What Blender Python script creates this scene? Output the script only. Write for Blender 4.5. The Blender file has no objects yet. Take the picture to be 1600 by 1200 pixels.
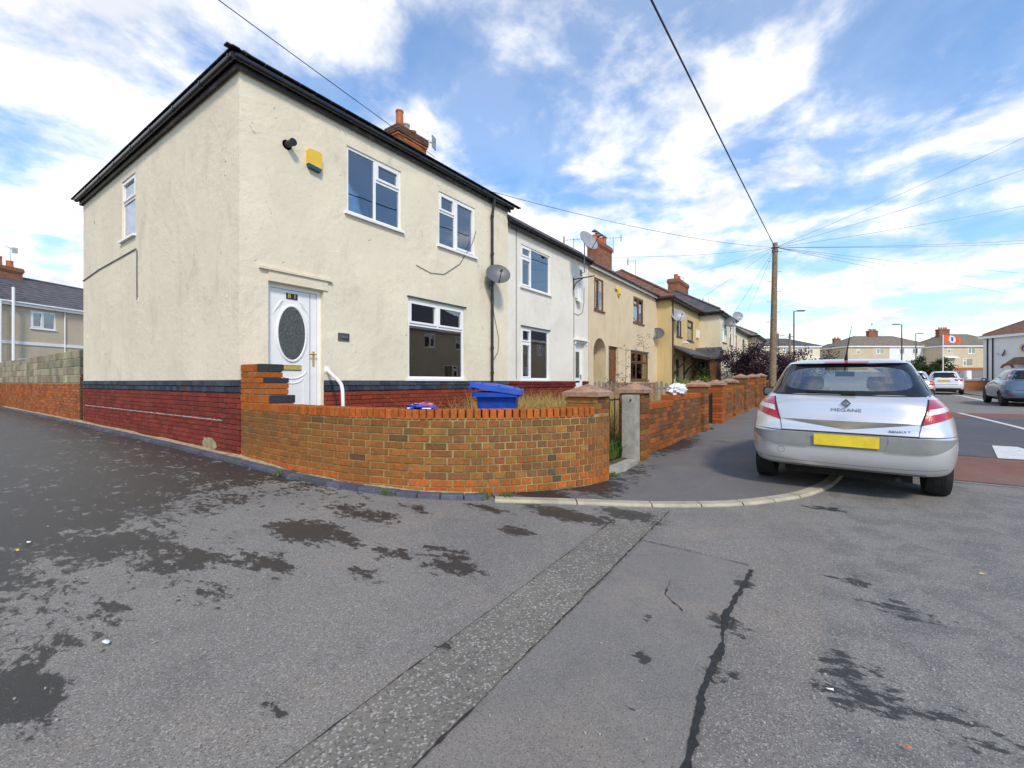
import bpy, bmesh, math, random
from mathutils import Vector, Matrix, noise as mnoise
random.seed(7)
R = math.radians
SC = bpy.context.scene
COL = SC.collection

# ------------------------------------------------------------------ camera
# street frame: x across the street (road to the right), y along the street, z up
CA, SA = .8165, .5774            # the view axis is turned 35.3 deg left of the street
FPX, HZN, CAMZ = 700.0, 597.0, 1.2
cd = bpy.data.cameras.new('camera'); cam = bpy.data.objects.new('camera', cd); COL.objects.link(cam)
cam.location = (0, 0, CAMZ); cam.rotation_euler = (R(90), 0, math.atan2(SA, CA))
cd.sensor_width = 36; cd.sensor_fit = 'HORIZONTAL'; cd.lens = FPX / 1600 * 36
cd.shift_y = -3 / 1600; cd.clip_start = .05; cd.clip_end = 2000
SC.camera = cam
SC.render.resolution_x = 1024; SC.render.resolution_y = 768

# ------------------------------------------------------------------ sky, sun, exposure
SUN = Vector((.58, -.46, .68)).normalized()       # direction towards the sun
wd = bpy.data.worlds.new('World'); SC.world = wd; wd.use_nodes = True
wn, wl = wd.node_tree.nodes, wd.node_tree.links
wn.clear()
def wnode(t, **k):
    n = wn.new(t)
    for a, b in k.items(): setattr(n, a, b)
    return n
def wmath(op, a, b=None, c=None, clamp=False):
    n = wnode('ShaderNodeMath', operation=op); n.use_clamp = clamp
    for i, v in enumerate((a, b, c)):
        if v is None: continue
        if isinstance(v, (int, float)): n.inputs[i].default_value = v
        else: wl.new(v, n.inputs[i])
    return n.outputs[0]
sky = wnode('ShaderNodeTexSky', sky_type='NISHITA'); sky.sun_disc = False
sky.sun_elevation = math.asin(SUN.z); sky.sun_rotation = math.atan2(SUN.x, SUN.y)
sky.air_density = 1.1; sky.dust_density = .3; sky.ozone_density = 3.0
tc = wnode('ShaderNodeTexCoord'); sep = wnode('ShaderNodeSeparateXYZ'); wl.new(tc.outputs['Generated'], sep.inputs[0])
zz = wmath('ADD', wmath('MAXIMUM', sep.outputs[2], 0.0), .16)
cmb = wnode('ShaderNodeCombineXYZ')
wl.new(wmath('DIVIDE', sep.outputs[0], zz), cmb.inputs[0]); wl.new(wmath('DIVIDE', sep.outputs[1], zz), cmb.inputs[1])
def wnoise(scale, detail, rough, dist, off, sx=1, sy=1, rz=0):
    mp = wnode('ShaderNodeMapping'); mp.inputs['Location'].default_value = off
    mp.inputs['Scale'].default_value = (sx, sy, 1); mp.inputs['Rotation'].default_value = (0, 0, rz)
    wl.new(cmb.outputs[0], mp.inputs[0])
    n = wnode('ShaderNodeTexNoise'); wl.new(mp.outputs[0], n.inputs['Vector'])
    n.inputs['Scale'].default_value = scale; n.inputs['Detail'].default_value = detail
    n.inputs['Roughness'].default_value = rough; n.inputs['Distortion'].default_value = dist
    return n.outputs[0]
n1 = wnoise(2.3, 12, .57, .25, (2.3, 5.1, 0))
n2 = wnoise(.55, 4, .5, .1, (11.3, 2.4, 0))
n3 = wnoise(3.4, 10, .62, .3, (5.0, 1.0, 0), 1.0, .8, R(40))
cov = wmath('ADD', wmath('ADD', wmath('MULTIPLY', n1, .58), wmath('MULTIPLY', n2, .22)), wmath('MULTIPLY', n3, .24))
# more cloud low down, where one looks through the layer at a slant
low = wmath('MULTIPLY', wmath('SUBTRACT', .42, sep.outputs[2]), .16)
cov = wmath('ADD', cov, wmath('MAXIMUM', low, -.03))
# the cloud bank thickens towards the west (-x), in and out of view alike
cov = wmath('ADD', cov, wmath('MULTIPLY', sep.outputs[0], -.055))
mr = wnode('ShaderNodeMapRange', interpolation_type='SMOOTHSTEP'); wl.new(cov, mr.inputs[0])
mr.inputs[1].default_value = .49; mr.inputs[2].default_value = .63
mr.inputs[3].default_value = .22; mr.inputs[4].default_value = 1
n4 = wnoise(2.6, 7, .6, .3, (1.7, 9.2, 0))
cr = wnode('ShaderNodeValToRGB'); wl.new(n4, cr.inputs[0])
cr.color_ramp.elements[0].position = .36; cr.color_ramp.elements[0].color = (.62, .65, .72, 1)
cr.color_ramp.elements[1].position = .56; cr.color_ramp.elements[1].color = (1.0, .97, .91, 1)
hs = wnode('ShaderNodeHueSaturation'); wl.new(sky.outputs[0], hs.inputs['Color'])
hs.inputs['Saturation'].default_value = 1.35; hs.inputs['Value'].default_value = 1.0
b1 = wnode('ShaderNodeBackground'); wl.new(hs.outputs[0], b1.inputs[0]); b1.inputs[1].default_value = .15
b2 = wnode('ShaderNodeBackground'); wl.new(cr.outputs[0], b2.inputs[0]); b2.inputs[1].default_value = .86
mx = wnode('ShaderNodeMixShader'); wl.new(mr.outputs[0], mx.inputs[0]); wl.new(b1.outputs[0], mx.inputs[1]); wl.new(b2.outputs[0], mx.inputs[2])
wo = wnode('ShaderNodeOutputWorld'); wl.new(mx.outputs[0], wo.inputs[0])

sl = bpy.data.lights.new('sun', 'SUN'); sun = bpy.data.objects.new('sun', sl); COL.objects.link(sun)
sl.energy = 1.9; sl.angle = R(9); sl.color = (1, .90, .75)
sun.rotation_euler = (-SUN).to_track_quat('-Z', 'Y').to_euler(); sun.location = (0, -5, 20)
SC.view_settings.view_transform = 'Standard'; SC.view_settings.look = 'None'
SC.view_settings.exposure = .67; SC.view_settings.gamma = 1; SC.view_settings.use_curve_mapping = False

# ------------------------------------------------------------------ pixels to places
def g(x, y):
    """height of the ground"""
    h = .19 * (1 - math.exp(-max(-x - 1.5, 0) / 4.5)) if x < 0 else 0
    h += .0122 * max(min(y, 60) - 4, 0)
    if y > 60: h += .05 * (min(y, 112) - 60)
    return h
def ray(u, v):
    X = (u - 800) / FPX
    return Vector((CA * X - SA, SA * X + CA, (HZN - v) / FPX))
def gp(u, v, dz=0):
    d = ray(u, v); t = 5
    for _ in range(60): t = .5 * t + .5 * (g(d.x * t, d.y * t) + dz - CAMZ) / d.z
    return Vector((d.x * t, d.y * t))
def c2s(X, Z): return Vector((CA * X - SA * Z, SA * X + CA * Z))       # camera plan to street plan
def at(u, v, Z): return ray(u, v) * Z + Vector((0, 0, CAMZ))
def proj(p):
    X = CA * p[0] + SA * p[1]; Z = -SA * p[0] + CA * p[1]
    return (800 + FPX * X / Z, HZN - FPX * (p[2] - CAMZ) / Z, Z) if Z > .1 else (-9e9, 0, -1)

# ------------------------------------------------------------------ materials
def lin(r, gg, b):
    f = lambda c: (c / 255 / 12.92) if c <= 10 else ((c / 255 + .055) / 1.055) ** 2.4
    return (f(r), f(gg), f(b))
class NT:
    def __init__(s, name):
        s.m = bpy.data.materials.new(name); s.m.use_nodes = True
        s.n, s.l = s.m.node_tree.nodes, s.m.node_tree.links; s.n.clear()
        s.out = s.n.new('ShaderNodeOutputMaterial')
        s.geo = s.n.new('ShaderNodeNewGeometry'); s.P = s.geo.outputs['Position']
    def set(s, sock, v):
        if v is None: return
        if hasattr(v, 'links') or hasattr(v, 'is_linked'): s.l.new(v, sock)
        else:
            if isinstance(v, (tuple, list)) and len(v) == 3 and sock.type == 'RGBA': v = tuple(v) + (1,)
            sock.default_value = v
    def math(s, op, a, b=None, clamp=False):
        n = s.n.new('ShaderNodeMath'); n.operation = op; n.use_clamp = clamp
        s.set(n.inputs[0], a); s.set(n.inputs[1], b); return n.outputs[0]
    def noise(s, scale, detail=4, rough=.55, dist=0, vec=None, sc=None, off=None):
        v = vec or s.P
        if sc or off:
            mp = s.n.new('ShaderNodeMapping'); s.l.new(v, mp.inputs[0])
            if sc: mp.inputs['Scale'].default_value = sc
            if off: mp.inputs['Location'].default_value = off
            v = mp.outputs[0]
        n = s.n.new('ShaderNodeTexNoise'); s.l.new(v, n.inputs['Vector'])
        n.inputs['Scale'].default_value = scale; n.inputs['Detail'].default_value = detail
        n.inputs['Roughness'].default_value = rough; n.inputs['Distortion'].default_value = dist
        return n.outputs[0]
    def vor(s, scale, feature='F1', out='Distance', vec=None):
        n = s.n.new('ShaderNodeTexVoronoi'); s.l.new(vec or s.P, n.inputs['Vector']); n.feature = feature
        n.inputs['Scale'].default_value = scale; return n.outputs[out]
    def map(s, v, a, b, c=0, d=1, smooth=True):
        n = s.n.new('ShaderNodeMapRange'); n.interpolation_type = 'SMOOTHSTEP' if smooth else 'LINEAR'
        s.l.new(v, n.inputs[0])
        for i, q in enumerate((a, b, c, d)): n.inputs[i + 1].default_value = q
        return n.outputs[0]
    def mix(s, f, a, b, mode='MIX'):
        n = s.n.new('ShaderNodeMix'); n.data_type = 'RGBA'; n.blend_type = mode
        s.set(n.inputs[0], f); s.set(n.inputs[6], a); s.set(n.inputs[7], b); return n.outputs[2]
    def attr(s, name, out='Fac'):
        n = s.n.new('ShaderNodeAttribute'); n.attribute_name = name; return n.outputs[out]
    def bump(s, h, strength=.5, dist=.01, nrm=None):
        n = s.n.new('ShaderNodeBump'); n.inputs['Strength'].default_value = strength; n.inputs['Distance'].default_value = dist
        s.l.new(h, n.inputs['Height'])
        if nrm: s.l.new(nrm, n.inputs['Normal'])
        return n.outputs[0]
    def bsdf(s, col, rough=.6, metal=0, nrm=None, spec=.5, coat=0, trans=0, emit=None, es=0):
        b = s.n.new('ShaderNodeBsdfPrincipled')
        s.set(b.inputs['Base Color'], col); s.set(b.inputs['Roughness'], rough); s.set(b.inputs['Metallic'], metal)
        s.set(b.inputs['Specular IOR Level'], spec); s.set(b.inputs['Coat Weight'], coat)
        if trans: b.inputs['Transmission Weight'].default_value = trans
        if emit: s.set(b.inputs['Emission Color'], emit); b.inputs['Emission Strength'].default_value = es
        if nrm: s.l.new(nrm, b.inputs['Normal'])
        s.l.new(b.outputs[0], s.out.inputs[0]); return b
def sc3(c, k): return tuple(min(1, v * k) for v in c)
MATS = {}
def mat(name, col, rough=.6, var=.12, vs=4, bump=0, bs=60, metal=0, spec=.5, coat=0, dirt=0, dcol=(.1, .09, .07), ds=1.2):
    t = NT(name)
    c = t.mix(t.map(t.noise(vs, 6, .6), .3, .7), sc3(col, 1 - var), sc3(col, 1 + var))
    if dirt: c = t.mix(t.math('MULTIPLY', t.map(t.noise(ds, 8, .65, .4), .48, .72), dirt), c, dcol)
    t.bsdf(c, rough, metal, t.bump(t.noise(bs, 5, .6), bump, .01) if bump else None, spec, coat)
    MATS[name] = t.m; return t.m
def glassmat(name, tint=(.9, .95, .95), refl=.16, dark=0.0):
    """window glass: clear with a mirror share that grows at grazing angles"""
    t = NT(name)
    fr = t.n.new('ShaderNodeFresnel'); fr.inputs[0].default_value = 1.52
    f = t.math('ADD', t.math('MULTIPLY', fr.outputs[0], 1.6), refl, True)
    tr = t.n.new('ShaderNodeBsdfTransparent'); tr.inputs[0].default_value = tint + (1,)
    gl = t.n.new('ShaderNodeBsdfGlossy'); gl.inputs['Roughness'].default_value = .01; gl.inputs[0].default_value = (.95, .97, 1, 1)
    nb = t.bump(t.noise(1.3, 2, .5), .05, .02); t.l.new(nb, gl.inputs['Normal'])
    ms = t.n.new('ShaderNodeMixShader'); t.l.new(f, ms.inputs[0]); t.l.new(tr.outputs[0], ms.inputs[1]); t.l.new(gl.outputs[0], ms.inputs[2])
    t.l.new(ms.outputs[0], t.out.inputs[0]); MATS[name] = t.m; return t.m

def stucco(name, col, dirty=.25, lumps=1.0, grime=(.30, .27, .20)):
    t = NT(name); t_str = .38
    big = t.noise(.9, 6, .6, .3); mid = t.noise(9, 6, .6); fine = t.noise(60, 4, .6)
    c = t.mix(t.map(big, .3, .7), sc3(col, .93), sc3(col, 1.04))
    # vertical dirt runs and scattered scars
    run = t.noise(1.0, 8, .66, .5, sc=(2.2, 2.2, .75))
    c = t.mix(t.math('MULTIPLY', t.map(run, .5, .78), dirty), c, grime)
    sp = t.noise(7.0, 3, .7, 1.2)
    c = t.mix(t.math('MULTIPLY', t.map(sp, .67, .73), .7), c, (.24, .20, .13))
    sp2 = t.noise(23, 2, .6, .6)
    c = t.mix(t.math('MULTIPLY', t.map(sp2, .72, .78), .5), c, (.25, .22, .16))
    area = t.map(t.noise(.8, 4, .6, .5, off=(3, 8, 2)), .38, .62)      # some areas are rougher than others
    h = t.math('ADD', t.math('MULTIPLY', t.noise(5, 5, .6, .6), 1.1 * lumps), t.math('ADD', t.math('MULTIPLY', t.math('MULTIPLY', mid, area), 1.5 * lumps), t.math('MULTIPLY', fine, .45)))
    pit = t.map(t.noise(16, 3, .6, .8), .66, .74)
    h = t.math('SUBTRACT', h, t.math('MULTIPLY', pit, .5))
    t.bsdf(c, .9, 0, t.bump(h, t_str, .024), .15)
    return t.m
def brickmat(name, grime=.5, gcol=(.10, .075, .035), moss=(.13, .12, .03), paint=False, fleck=.0):
    """colour comes from the brick object (or the 'bc' attribute where bricks are joined)"""
    t = NT(name)
    oi = t.n.new('ShaderNodeObjectInfo')
    base = t.mix(1.0, oi.outputs['Color'], t.attr('bc', 'Color'), 'ADD')
    n = t.noise(26, 6, .65); c = t.mix(t.map(n, .3, .75), t.mix(.22, base, (0, 0, 0)), t.mix(1.0, base, (1.22, 1.2, 1.15), 'MULTIPLY'))
    c = t.mix(t.math('MULTIPLY', t.map(t.noise(2.2, 8, .68, .5), .42, .68), grime), c, gcol)
    c = t.mix(t.math('MULTIPLY', t.map(t.noise(3.1, 6, .66, .8, off=(4, 2, 7)), .54, .74), grime * .7), c, moss)
    if fleck: c = t.mix(t.math('MULTIPLY', t.map(t.noise(34, 3, .6, .5), .68, .73), fleck), c, (.75, .72, .62))
    t.bsdf(c, .72 if paint else .85, 0, t.bump(t.noise(70, 5, .65), .35, .006), .12 if paint else .06)
    return t.m

M_gable = stucco('cream_roughcast', (.77, .685, .525), .32)
M_white2 = stucco('white_roughcast', (.79, .735, .635), .16, .7)
M_cream3 = stucco('cream_pebbledash', (.68, .55, .36), .30, .5, (.28, .20, .09))
M_yell = stucco('yellow_render', (.62, .47, .23), .25, .4, (.25, .18, .07))
M_cream5 = stucco('pale_cream_render', (.74, .65, .46), .10, .3)
M_beige = stucco('beige_pebbledash', (.58, .48, .34), .20, .4)
M_whiteR = stucco('white_render', (.80, .80, .78), .05, .3)
M_brick = brickmat('garden_brick', .45, (.12, .085, .035), (.16, .135, .03))
M_brickcap = brickmat('coping_brick', .18)
M_brickpaint = brickmat('painted_brick', .22, (.05, .012, .01), (.10, .030, .026), True, .35)
M_brickblue = brickmat('blue_brick', .18, (.02, .02, .025), (.16, .17, .19), True, .25)
M_brickold = brickmat('old_orange_brick', .45, (.12, .05, .025), (.30, .22, .14))
M_block = brickmat('concrete_block', .4, (.10, .09, .05), (.07, .07, .04))
M_mortar = mat('mortar', (.30, .235, .10), .9, .35, 5, .6, 50, dirt=.55, dcol=(.05, .045, .03), ds=2)
M_mortarred = mat('painted_joint', (.075, .016, .014), .7, .3, 8, .4, 60)
M_mortarold = mat('grey_mortar', (.32, .27, .20), .9, .3, 6, .5, 50)
M_upvc = mat('white_upvc', (.84, .83, .81), .28, .03, 3, spec=.5)
M_upvcg = mat('white_door_skin', (.80, .80, .79), .3, .03, 3, .05, 200)
M_wood = mat('brown_window_wood', (.17, .065, .018), .45, .3, 12, .2, 80)
M_dkwood = mat('dark_timber', (.035, .022, .015), .5, .3, 12, .2, 80)
M_black = mat('black_plastic', (.012, .012, .014), .32, .2, 8)
M_gutter = mat('black_gutter', (.014, .014, .018), .25, .3, 5, dirt=.3, dcol=(.08, .075, .07), ds=3)
M_fascia = mat('dark_fascia', (.022, .018, .017), .5, .3, 6, .3, 60, dirt=.7, dcol=(.16, .13, .10), ds=4)
M_gutbr = mat('brown_gutter', (.09, .035, .028), .35, .2, 6)
M_slate = mat('slate_roof', (.085, .078, .085), .62, .3, 3, .5, 25, dirt=.5, dcol=(.13, .115, .10), ds=1.5)
M_redtile = mat('red_roof_tile', (.20, .092, .060), .75, .35, 4, .6, 18, dirt=.5, dcol=(.10, .07, .05), ds=1.2)
M_brntile = mat('brown_roof_tile', (.19, .155, .115), .75, .3, 3, .6, 12, dirt=.5, dcol=(.11, .10, .085), ds=.8)
M_gray = mat('dish_grey', (.115, .12, .125), .45, .1, 6, dirt=.2)
M_dishl = mat('dish_light_grey', (.30, .31, .32), .4, .08, 6, dirt=.2)
M_yellow = mat('alarm_yellow', (.80, .52, .04), .35, .05, 5)
M_teal = mat('alarm_dark_blue', (.02, .07, .10), .3, .1, 5)
M_brass = mat('brass', (.70, .47, .12), .25, .1, 20, metal=.9)
M_gold = mat('gold_letter', (.72, .50, .14), .35, .05, 20, metal=.3)
M_terra = mat('terracotta', (.40, .115, .045), .7, .2, 6, .3, 40)
M_conc = mat('concrete', (.36, .34, .29), .9, .22, 6, .6, 60, dirt=.5, dcol=(.12, .115, .075), ds=3)
M_capst = mat('coping_stone', (.34, .20, .13), .9, .3, 9, .6, 70, dirt=.6, dcol=(.16, .12, .09), ds=5)
M_kerb = mat('kerb_concrete', (.40, .355, .26), .9, .15, 8, .5, 90, dirt=.4, dcol=(.15, .13, .09), ds=3)
M_fillet = mat('cement_fillet', (.34, .28, .16), .95, .3, 10, .8, 50)
M_iron = mat('black_iron', (.012, .012, .012), .5, .3, 20)
M_soil = mat('garden_soil', (.10, .085, .045), .95, .4, 5, .8, 20, dirt=.5, dcol=(.09, .12, .03), ds=2)
M_curtain = mat('net_curtain', (.70, .70, .66), .9, .06, 5)
M_blind = mat('roller_blind', (.62, .62, .58), .9, .04, 5)
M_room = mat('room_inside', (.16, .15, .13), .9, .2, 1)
M_polewood = mat('pole_wood', (.22, .165, .10), .85, .35, 14, .5, 40, dirt=.5, dcol=(.07, .055, .04), ds=5)
M_cable = mat('cable_black', (.015, .015, .018), .6, .1, 10)
M_cableg = mat('cable_grey', (.16, .16, .17), .6, .1, 10)
M_lamp = mat('lamp_post_paint', (.035, .035, .04), .4, .1, 5)
M_steel = mat('galvanised_steel', (.35, .36, .37), .4, .1, 12, metal=.7)
M_timberg = mat('weathered_picket', (.27, .23, .17), .85, .3, 14, .4, 40)
M_ytimber = mat('yellow_timber', (.45, .32, .08), .8, .2, 9, .3, 40)
M_bin = mat('blue_bin_plastic', (.008, .065, .42), .42, .12, 7, .15, 60, dirt=.12, dcol=(.25, .27, .32), ds=6)
M_whitebag = mat('white_bag', (.78, .78, .77), .45, .05, 8)
M_redbag = mat('red_bag', (.62, .03, .07), .45, .1, 8)
M_bluebag = mat('blue_bag', (.04, .06, .42), .45, .1, 8)
M_glass = glassmat('window_glass', (.78, .83, .85), .15)
M_glassf = glassmat('far_window_glass', (.35, .4, .43), .14)
M_carglass = glassmat('car_glass', (.86, .92, .90), .14)
t = NT('patterned_glass')
wv = t.n.new('ShaderNodeTexWave'); wv.wave_type = 'RINGS'; t.l.new(t.noise(5, 3, .5, 1.5), wv.inputs['Vector']) if False else None
pn = t.noise(55, 3, .6, 2.2)
t.bsdf(t.mix(t.map(pn, .52, .60), (.045, .05, .045), (.17, .18, .165)), .16, 0, t.bump(pn, .5, .008), .6); M_patglass = t.m

# ------------------------------------------------------------------ mesh helpers
class MB:
    def __init__(s): s.v, s.f, s.mi, s.cols = [], [], [], []
    def q(s, *pts, m=0):
        b = len(s.v); s.v += [Vector(p) for p in pts]; s.f.append(tuple(range(b, b + len(pts)))); s.mi.append(m); return s
    def box(s, x0, x1, y0, y1, z0, z1, m=0, M=None):
        b = len(s.v)
        pts = [Vector((x, y, z)) for z in (z0, z1) for y in (y0, y1) for x in (x0, x1)]
        if M: pts = [M @ p for p in pts]
        s.v += pts
        for f in ((0, 2, 3, 1), (4, 5, 7, 6), (0, 1, 5, 4), (2, 6, 7, 3), (0, 4, 6, 2), (1, 3, 7, 5)):
            s.f.append(tuple(b + i for i in f)); s.mi.append(m)
        return s
    def tube(s, path, r, n=8, cap=True, m=0):
        path = [Vector(p) for p in path]; rr = r if isinstance(r, (list, tuple)) else [r] * len(path)
        b = len(s.v); ref = None
        for i, p in enumerate(path):
            d = (path[min(i + 1, len(path) - 1)] - path[max(i - 1, 0)]).normalized()
            if ref is None: ref = d.orthogonal().normalized()
            a = (ref - d * ref.dot(d)).normalized(); ref = a; c = d.cross(a)
            for k in range(n):
                an = 2 * math.pi * k / n; s.v.append(p + (a * math.cos(an) + c * math.sin(an)) * rr[i])
        for i in range(len(path) - 1):
            for k in range(n):
                k2 = (k + 1) % n
                s.f.append((b + i * n + k, b + i * n + k2, b + (i + 1) * n + k2, b + (i + 1) * n + k)); s.mi.append(m)
        if cap:
            s.f.append(tuple(b + k for k in range(n))[::-1]); s.mi.append(m)
            e = b + (len(path) - 1) * n; s.f.append(tuple(e + k for k in range(n))); s.mi.append(m)
        return s
    def lathe(s, prof, n=16, axis='z', o=(0, 0, 0), m=0):
        b = len(s.v); o = Vector(o)
        for r, h in prof:
            for k in range(n):
                an = 2 * math.pi * k / n; a, c = r * math.cos(an), r * math.sin(an)
                s.v.append(o + Vector({'z': (a, c, h), 'x': (h, a, c), 'y': (a, h, c)}[axis]))
        for i in range(len(prof) - 1):
            for k in range(n):
                k2 = (k + 1) % n; s.f.append((b + i * n + k, b + i * n + k2, b + (i + 1) * n + k2, b + (i + 1) * n + k)); s.mi.append(m)
        for e in (0, len(prof) - 1):
            if prof[e][0] > 1e-4: s.f.append(tuple(b + e * n + k for k in range(n))); s.mi.append(m)
        return s
    def grid(s, rows, m=0, close=False):
        b = len(s.v); nr, nc = len(rows), len(rows[0])
        for r in rows: s.v += [Vector(p) for p in r]
        for i in range(nr - 1):
            for j in range(nc if close else nc - 1):
                j2 = (j + 1) % nc
                s.f.append((b + i * nc + j, b + i * nc + j2, b + (i + 1) * nc + j2, b + (i + 1) * nc + j)); s.mi.append(m)
        return s
    def prism(s, poly, a, b_, fn, m=0):
        """poly of 2-D points swept between a and b_; fn(p, h) gives the 3-D point"""
        n = len(poly); b = len(s.v)
        s.v += [Vector(fn(p, a)) for p in poly] + [Vector(fn(p, b_)) for p in poly]
        s.f.append(tuple(range(b, b + n))); s.f.append(tuple(range(b + 2 * n - 1, b + n - 1, -1))); s.mi += [m, m]
        for i in range(n):
            j = (i + 1) % n; s.f.append((b + i, b + j, b + n + j, b + n + i)); s.mi.append(m)
        return s
    def build(s, name, mats, parent=None, smooth=False, world=False, fix=True, weld=False):
        me = bpy.data.meshes.new(name); off = parent.location if (world and parent) else Vector()
        me.from_pydata([v - off for v in s.v], [], s.f)
        for mm in (mats if isinstance(mats, (list, tuple)) else [mats]): me.materials.append(mm)
        if isinstance(mats, (list, tuple)): me.polygons.foreach_set('material_index', s.mi)
        if fix or weld:
            bm = bmesh.new(); bm.from_mesh(me)
            if weld: bmesh.ops.remove_doubles(bm, verts=bm.verts, dist=.0005)
            if fix: bmesh.ops.recalc_face_normals(bm, faces=bm.faces)
            bm.to_mesh(me); bm.free()
        if smooth: me.polygons.foreach_set('use_smooth', [True] * len(me.polygons)); sharp(me)
        o = bpy.data.objects.new(name, me); COL.objects.link(o)
        if parent: o.parent = parent
        return o
def sharp(me, ang=38):
    bm = bmesh.new(); bm.from_mesh(me); lim = R(ang)
    for e in bm.edges:
        if len(e.link_faces) == 2 and e.calc_face_angle(0) > lim: e.smooth = False
    bm.to_mesh(me); bm.free()
def tag(o, label, cat, group=None):
    o['label'] = label; o['category'] = cat
    if group: o['group'] = group
    return o
def struct(o): o['kind'] = 'structure'; return o
def stuff(o, label=None, cat=None):
    o['kind'] = 'stuff'
    if label: o['label'] = label
    if cat: o['category'] = cat
    return o
def thing(name, label, cat, loc=(0, 0, 0), rotz=0, group=None):
    o = bpy.data.objects.new(name, None); COL.objects.link(o); o.empty_display_size = .2
    o.location = loc; o.rotation_euler = (0, 0, rotz); return tag(o, label, cat, group)
def jit(c, k=.18, rnd=random):
    f = 1 + rnd.uniform(-k, k); return tuple(max(0, min(1, v * f * (1 + rnd.uniform(-.06, .06)))) for v in c)

# one bevelled unit brick per material; every brick object shares it
_unit = {}
def unit_brick(m):
    if m.name not in _unit:
        bm = bmesh.new(); bmesh.ops.create_cube(bm, size=1)
        bmesh.ops.scale(bm, vec=(.215, .1, .065), verts=bm.verts)
        bmesh.ops.bevel(bm, geom=list(bm.edges), offset=.004, segments=1, affect='EDGES')
        bmesh.ops.scale(bm, vec=(1 / .215, 1 / .1, 1 / .065), verts=bm.verts)
        me = bpy.data.meshes.new('brick'); bm.to_mesh(me); bm.free(); me.materials.append(m); _unit[m.name] = me
    return _unit[m.name]
def lay(parent, name, items, m, limit=300, world=True):
    """items: (centre, angle, (length, depth, height), colour); the largest in view become objects"""
    me = unit_brick(m); off = parent.location if world else Vector()
    sc = []
    for it in items:
        c = it[0]; pc = Vector(c)
        if not world: pc = parent.matrix_basis @ pc
        u, v, Z = proj(pc)
        sc.append(it[2][0] * it[2][2] / (Z * Z) if (Z > 0 and -40 < u < 1640 and -40 < v < 1240) else -1 / (1 + abs(Z)))
    order = sorted(range(len(items)), key=lambda i: -sc[i])
    rest = order[limit:]
    for i in order[:limit]:
        c, an, sz, colr = items[i]
        o = bpy.data.objects.new(name, me); COL.objects.link(o); o.parent = parent
        o.location = Vector(c) - off; o.rotation_euler = (0, 0, an); o.scale = sz; o.color = colr + (1,)
    if rest:
        mb = MB(); cols = []
        for i in rest:
            c, an, sz, colr = items[i]
            Mx = Matrix.Translation(Vector(c) - off) @ Matrix.Rotation(an, 4, 'Z')
            mb.box(-sz[0] / 2, sz[0] / 2, -sz[1] / 2, sz[1] / 2, -sz[2] / 2, sz[2] / 2, M=Mx); cols += [colr + (1,)] * 8
        o = mb.build(name + '_remainder', m, parent, fix=False); o.color = (0, 0, 0, 1)
        at_ = o.data.color_attributes.new('bc', 'FLOAT_COLOR', 'POINT')
        at_.data.foreach_set('color', [c for cc in cols for c in cc]); o['kind'] = 'stuff'
def resample(pts, step=.01):
    """dense polyline (x, y, tangent angle, distance)"""
    out = []; d = 0
    for a, b in zip(pts[:-1], pts[1:]):
        a, b = Vector(a), Vector(b); L = (b - a).length; n = max(1, int(L / step)); an = math.atan2(b.y - a.y, b.x - a.x)
        for i in range(n): out.append((a.lerp(b, i / n), an, d + L * i / n))
        d += L
    out.append((Vector(pts[-1]), an, d)); return out, d
def smooth_path(pts, n=8):
    """Catmull-Rom through the points"""
    P = [Vector(p) for p in pts]; P = [P[0] * 2 - P[1]] + P + [P[-1] * 2 - P[-2]]; out = []
    for i in range(1, len(P) - 2):
        for k in range(n):
            t = k / n; p0, p1, p2, p3 = P[i - 1:i + 3]
            out.append(.5 * ((2 * p1) + (p2 - p0) * t + (2 * p0 - 5 * p1 + 4 * p2 - p3) * t * t + (3 * p1 - p0 - 3 * p2 + p3) * t ** 3))
    out.append(P[-2]); return out
class Path:
    def __init__(s, pts): s.d, s.L = resample(pts)
    def at(s, d):
        d = max(0, min(s.L, d)); i = min(len(s.d) - 1, int(d / s.L * (len(s.d) - 1)))
        while i > 0 and s.d[i][2] > d: i -= 1
        while i < len(s.d) - 1 and s.d[i + 1][2] <= d: i += 1
        p, a, dd = s.d[i]; return p + Vector((math.cos(a), math.sin(a))) * (d - dd), a
def courses(path, z0, n, dep, colf, d0=0, d1=None, h=.065, L=.215, jt=.01, first=0, header=lambda d, k: False, rnd=random):
    """a run of brick courses along a path; colf(k, d) gives each brick's colour"""
    d1 = path.L if d1 is None else d1; it = []
    for k in range(n):
        d = d0 - ((k + first) % 2) * (L + jt) * .75
        while d < d1 - .02:
            l = (L - jt) / 2 if header(d, k) else L
            a, b = max(d, d0), min(d + l, d1)
            if b - a > .03:
                p, an = path.at((a + b) / 2); zb = z0(p.x, p.y) if callable(z0) else z0
                it.append((Vector((p.x, p.y, zb + k * (h + jt) + h / 2)) , an, (b - a, dep + rnd.uniform(-.003, .003), h), colf(k, (a + b) / 2)))
            d += l + jt
    return it
def ribbon_wall(path, half, z0, z1, step=.1, d0=0, d1=None):
    """the mortar core: a closed strip along the path"""
    d1 = path.L if d1 is None else d1; n = max(2, int((d1 - d0) / step)); rows = []
    for i in range(n + 1):
        p, a = path.at(d0 + (d1 - d0) * i / n); nx, ny = -math.sin(a) * half, math.cos(a) * half
        zb = z0(p.x, p.y) if callable(z0) else z0; zt = z1(p.x, p.y) if callable(z1) else z1
        rows.append([(p.x + nx, p.y + ny, zb), (p.x + nx, p.y + ny, zt), (p.x - nx, p.y - ny, zt), (p.x - nx, p.y - ny, zb)])
    mb = MB().grid(rows, close=True); mb.q(*rows[0]); mb.q(*rows[-1]); return mb
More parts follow.
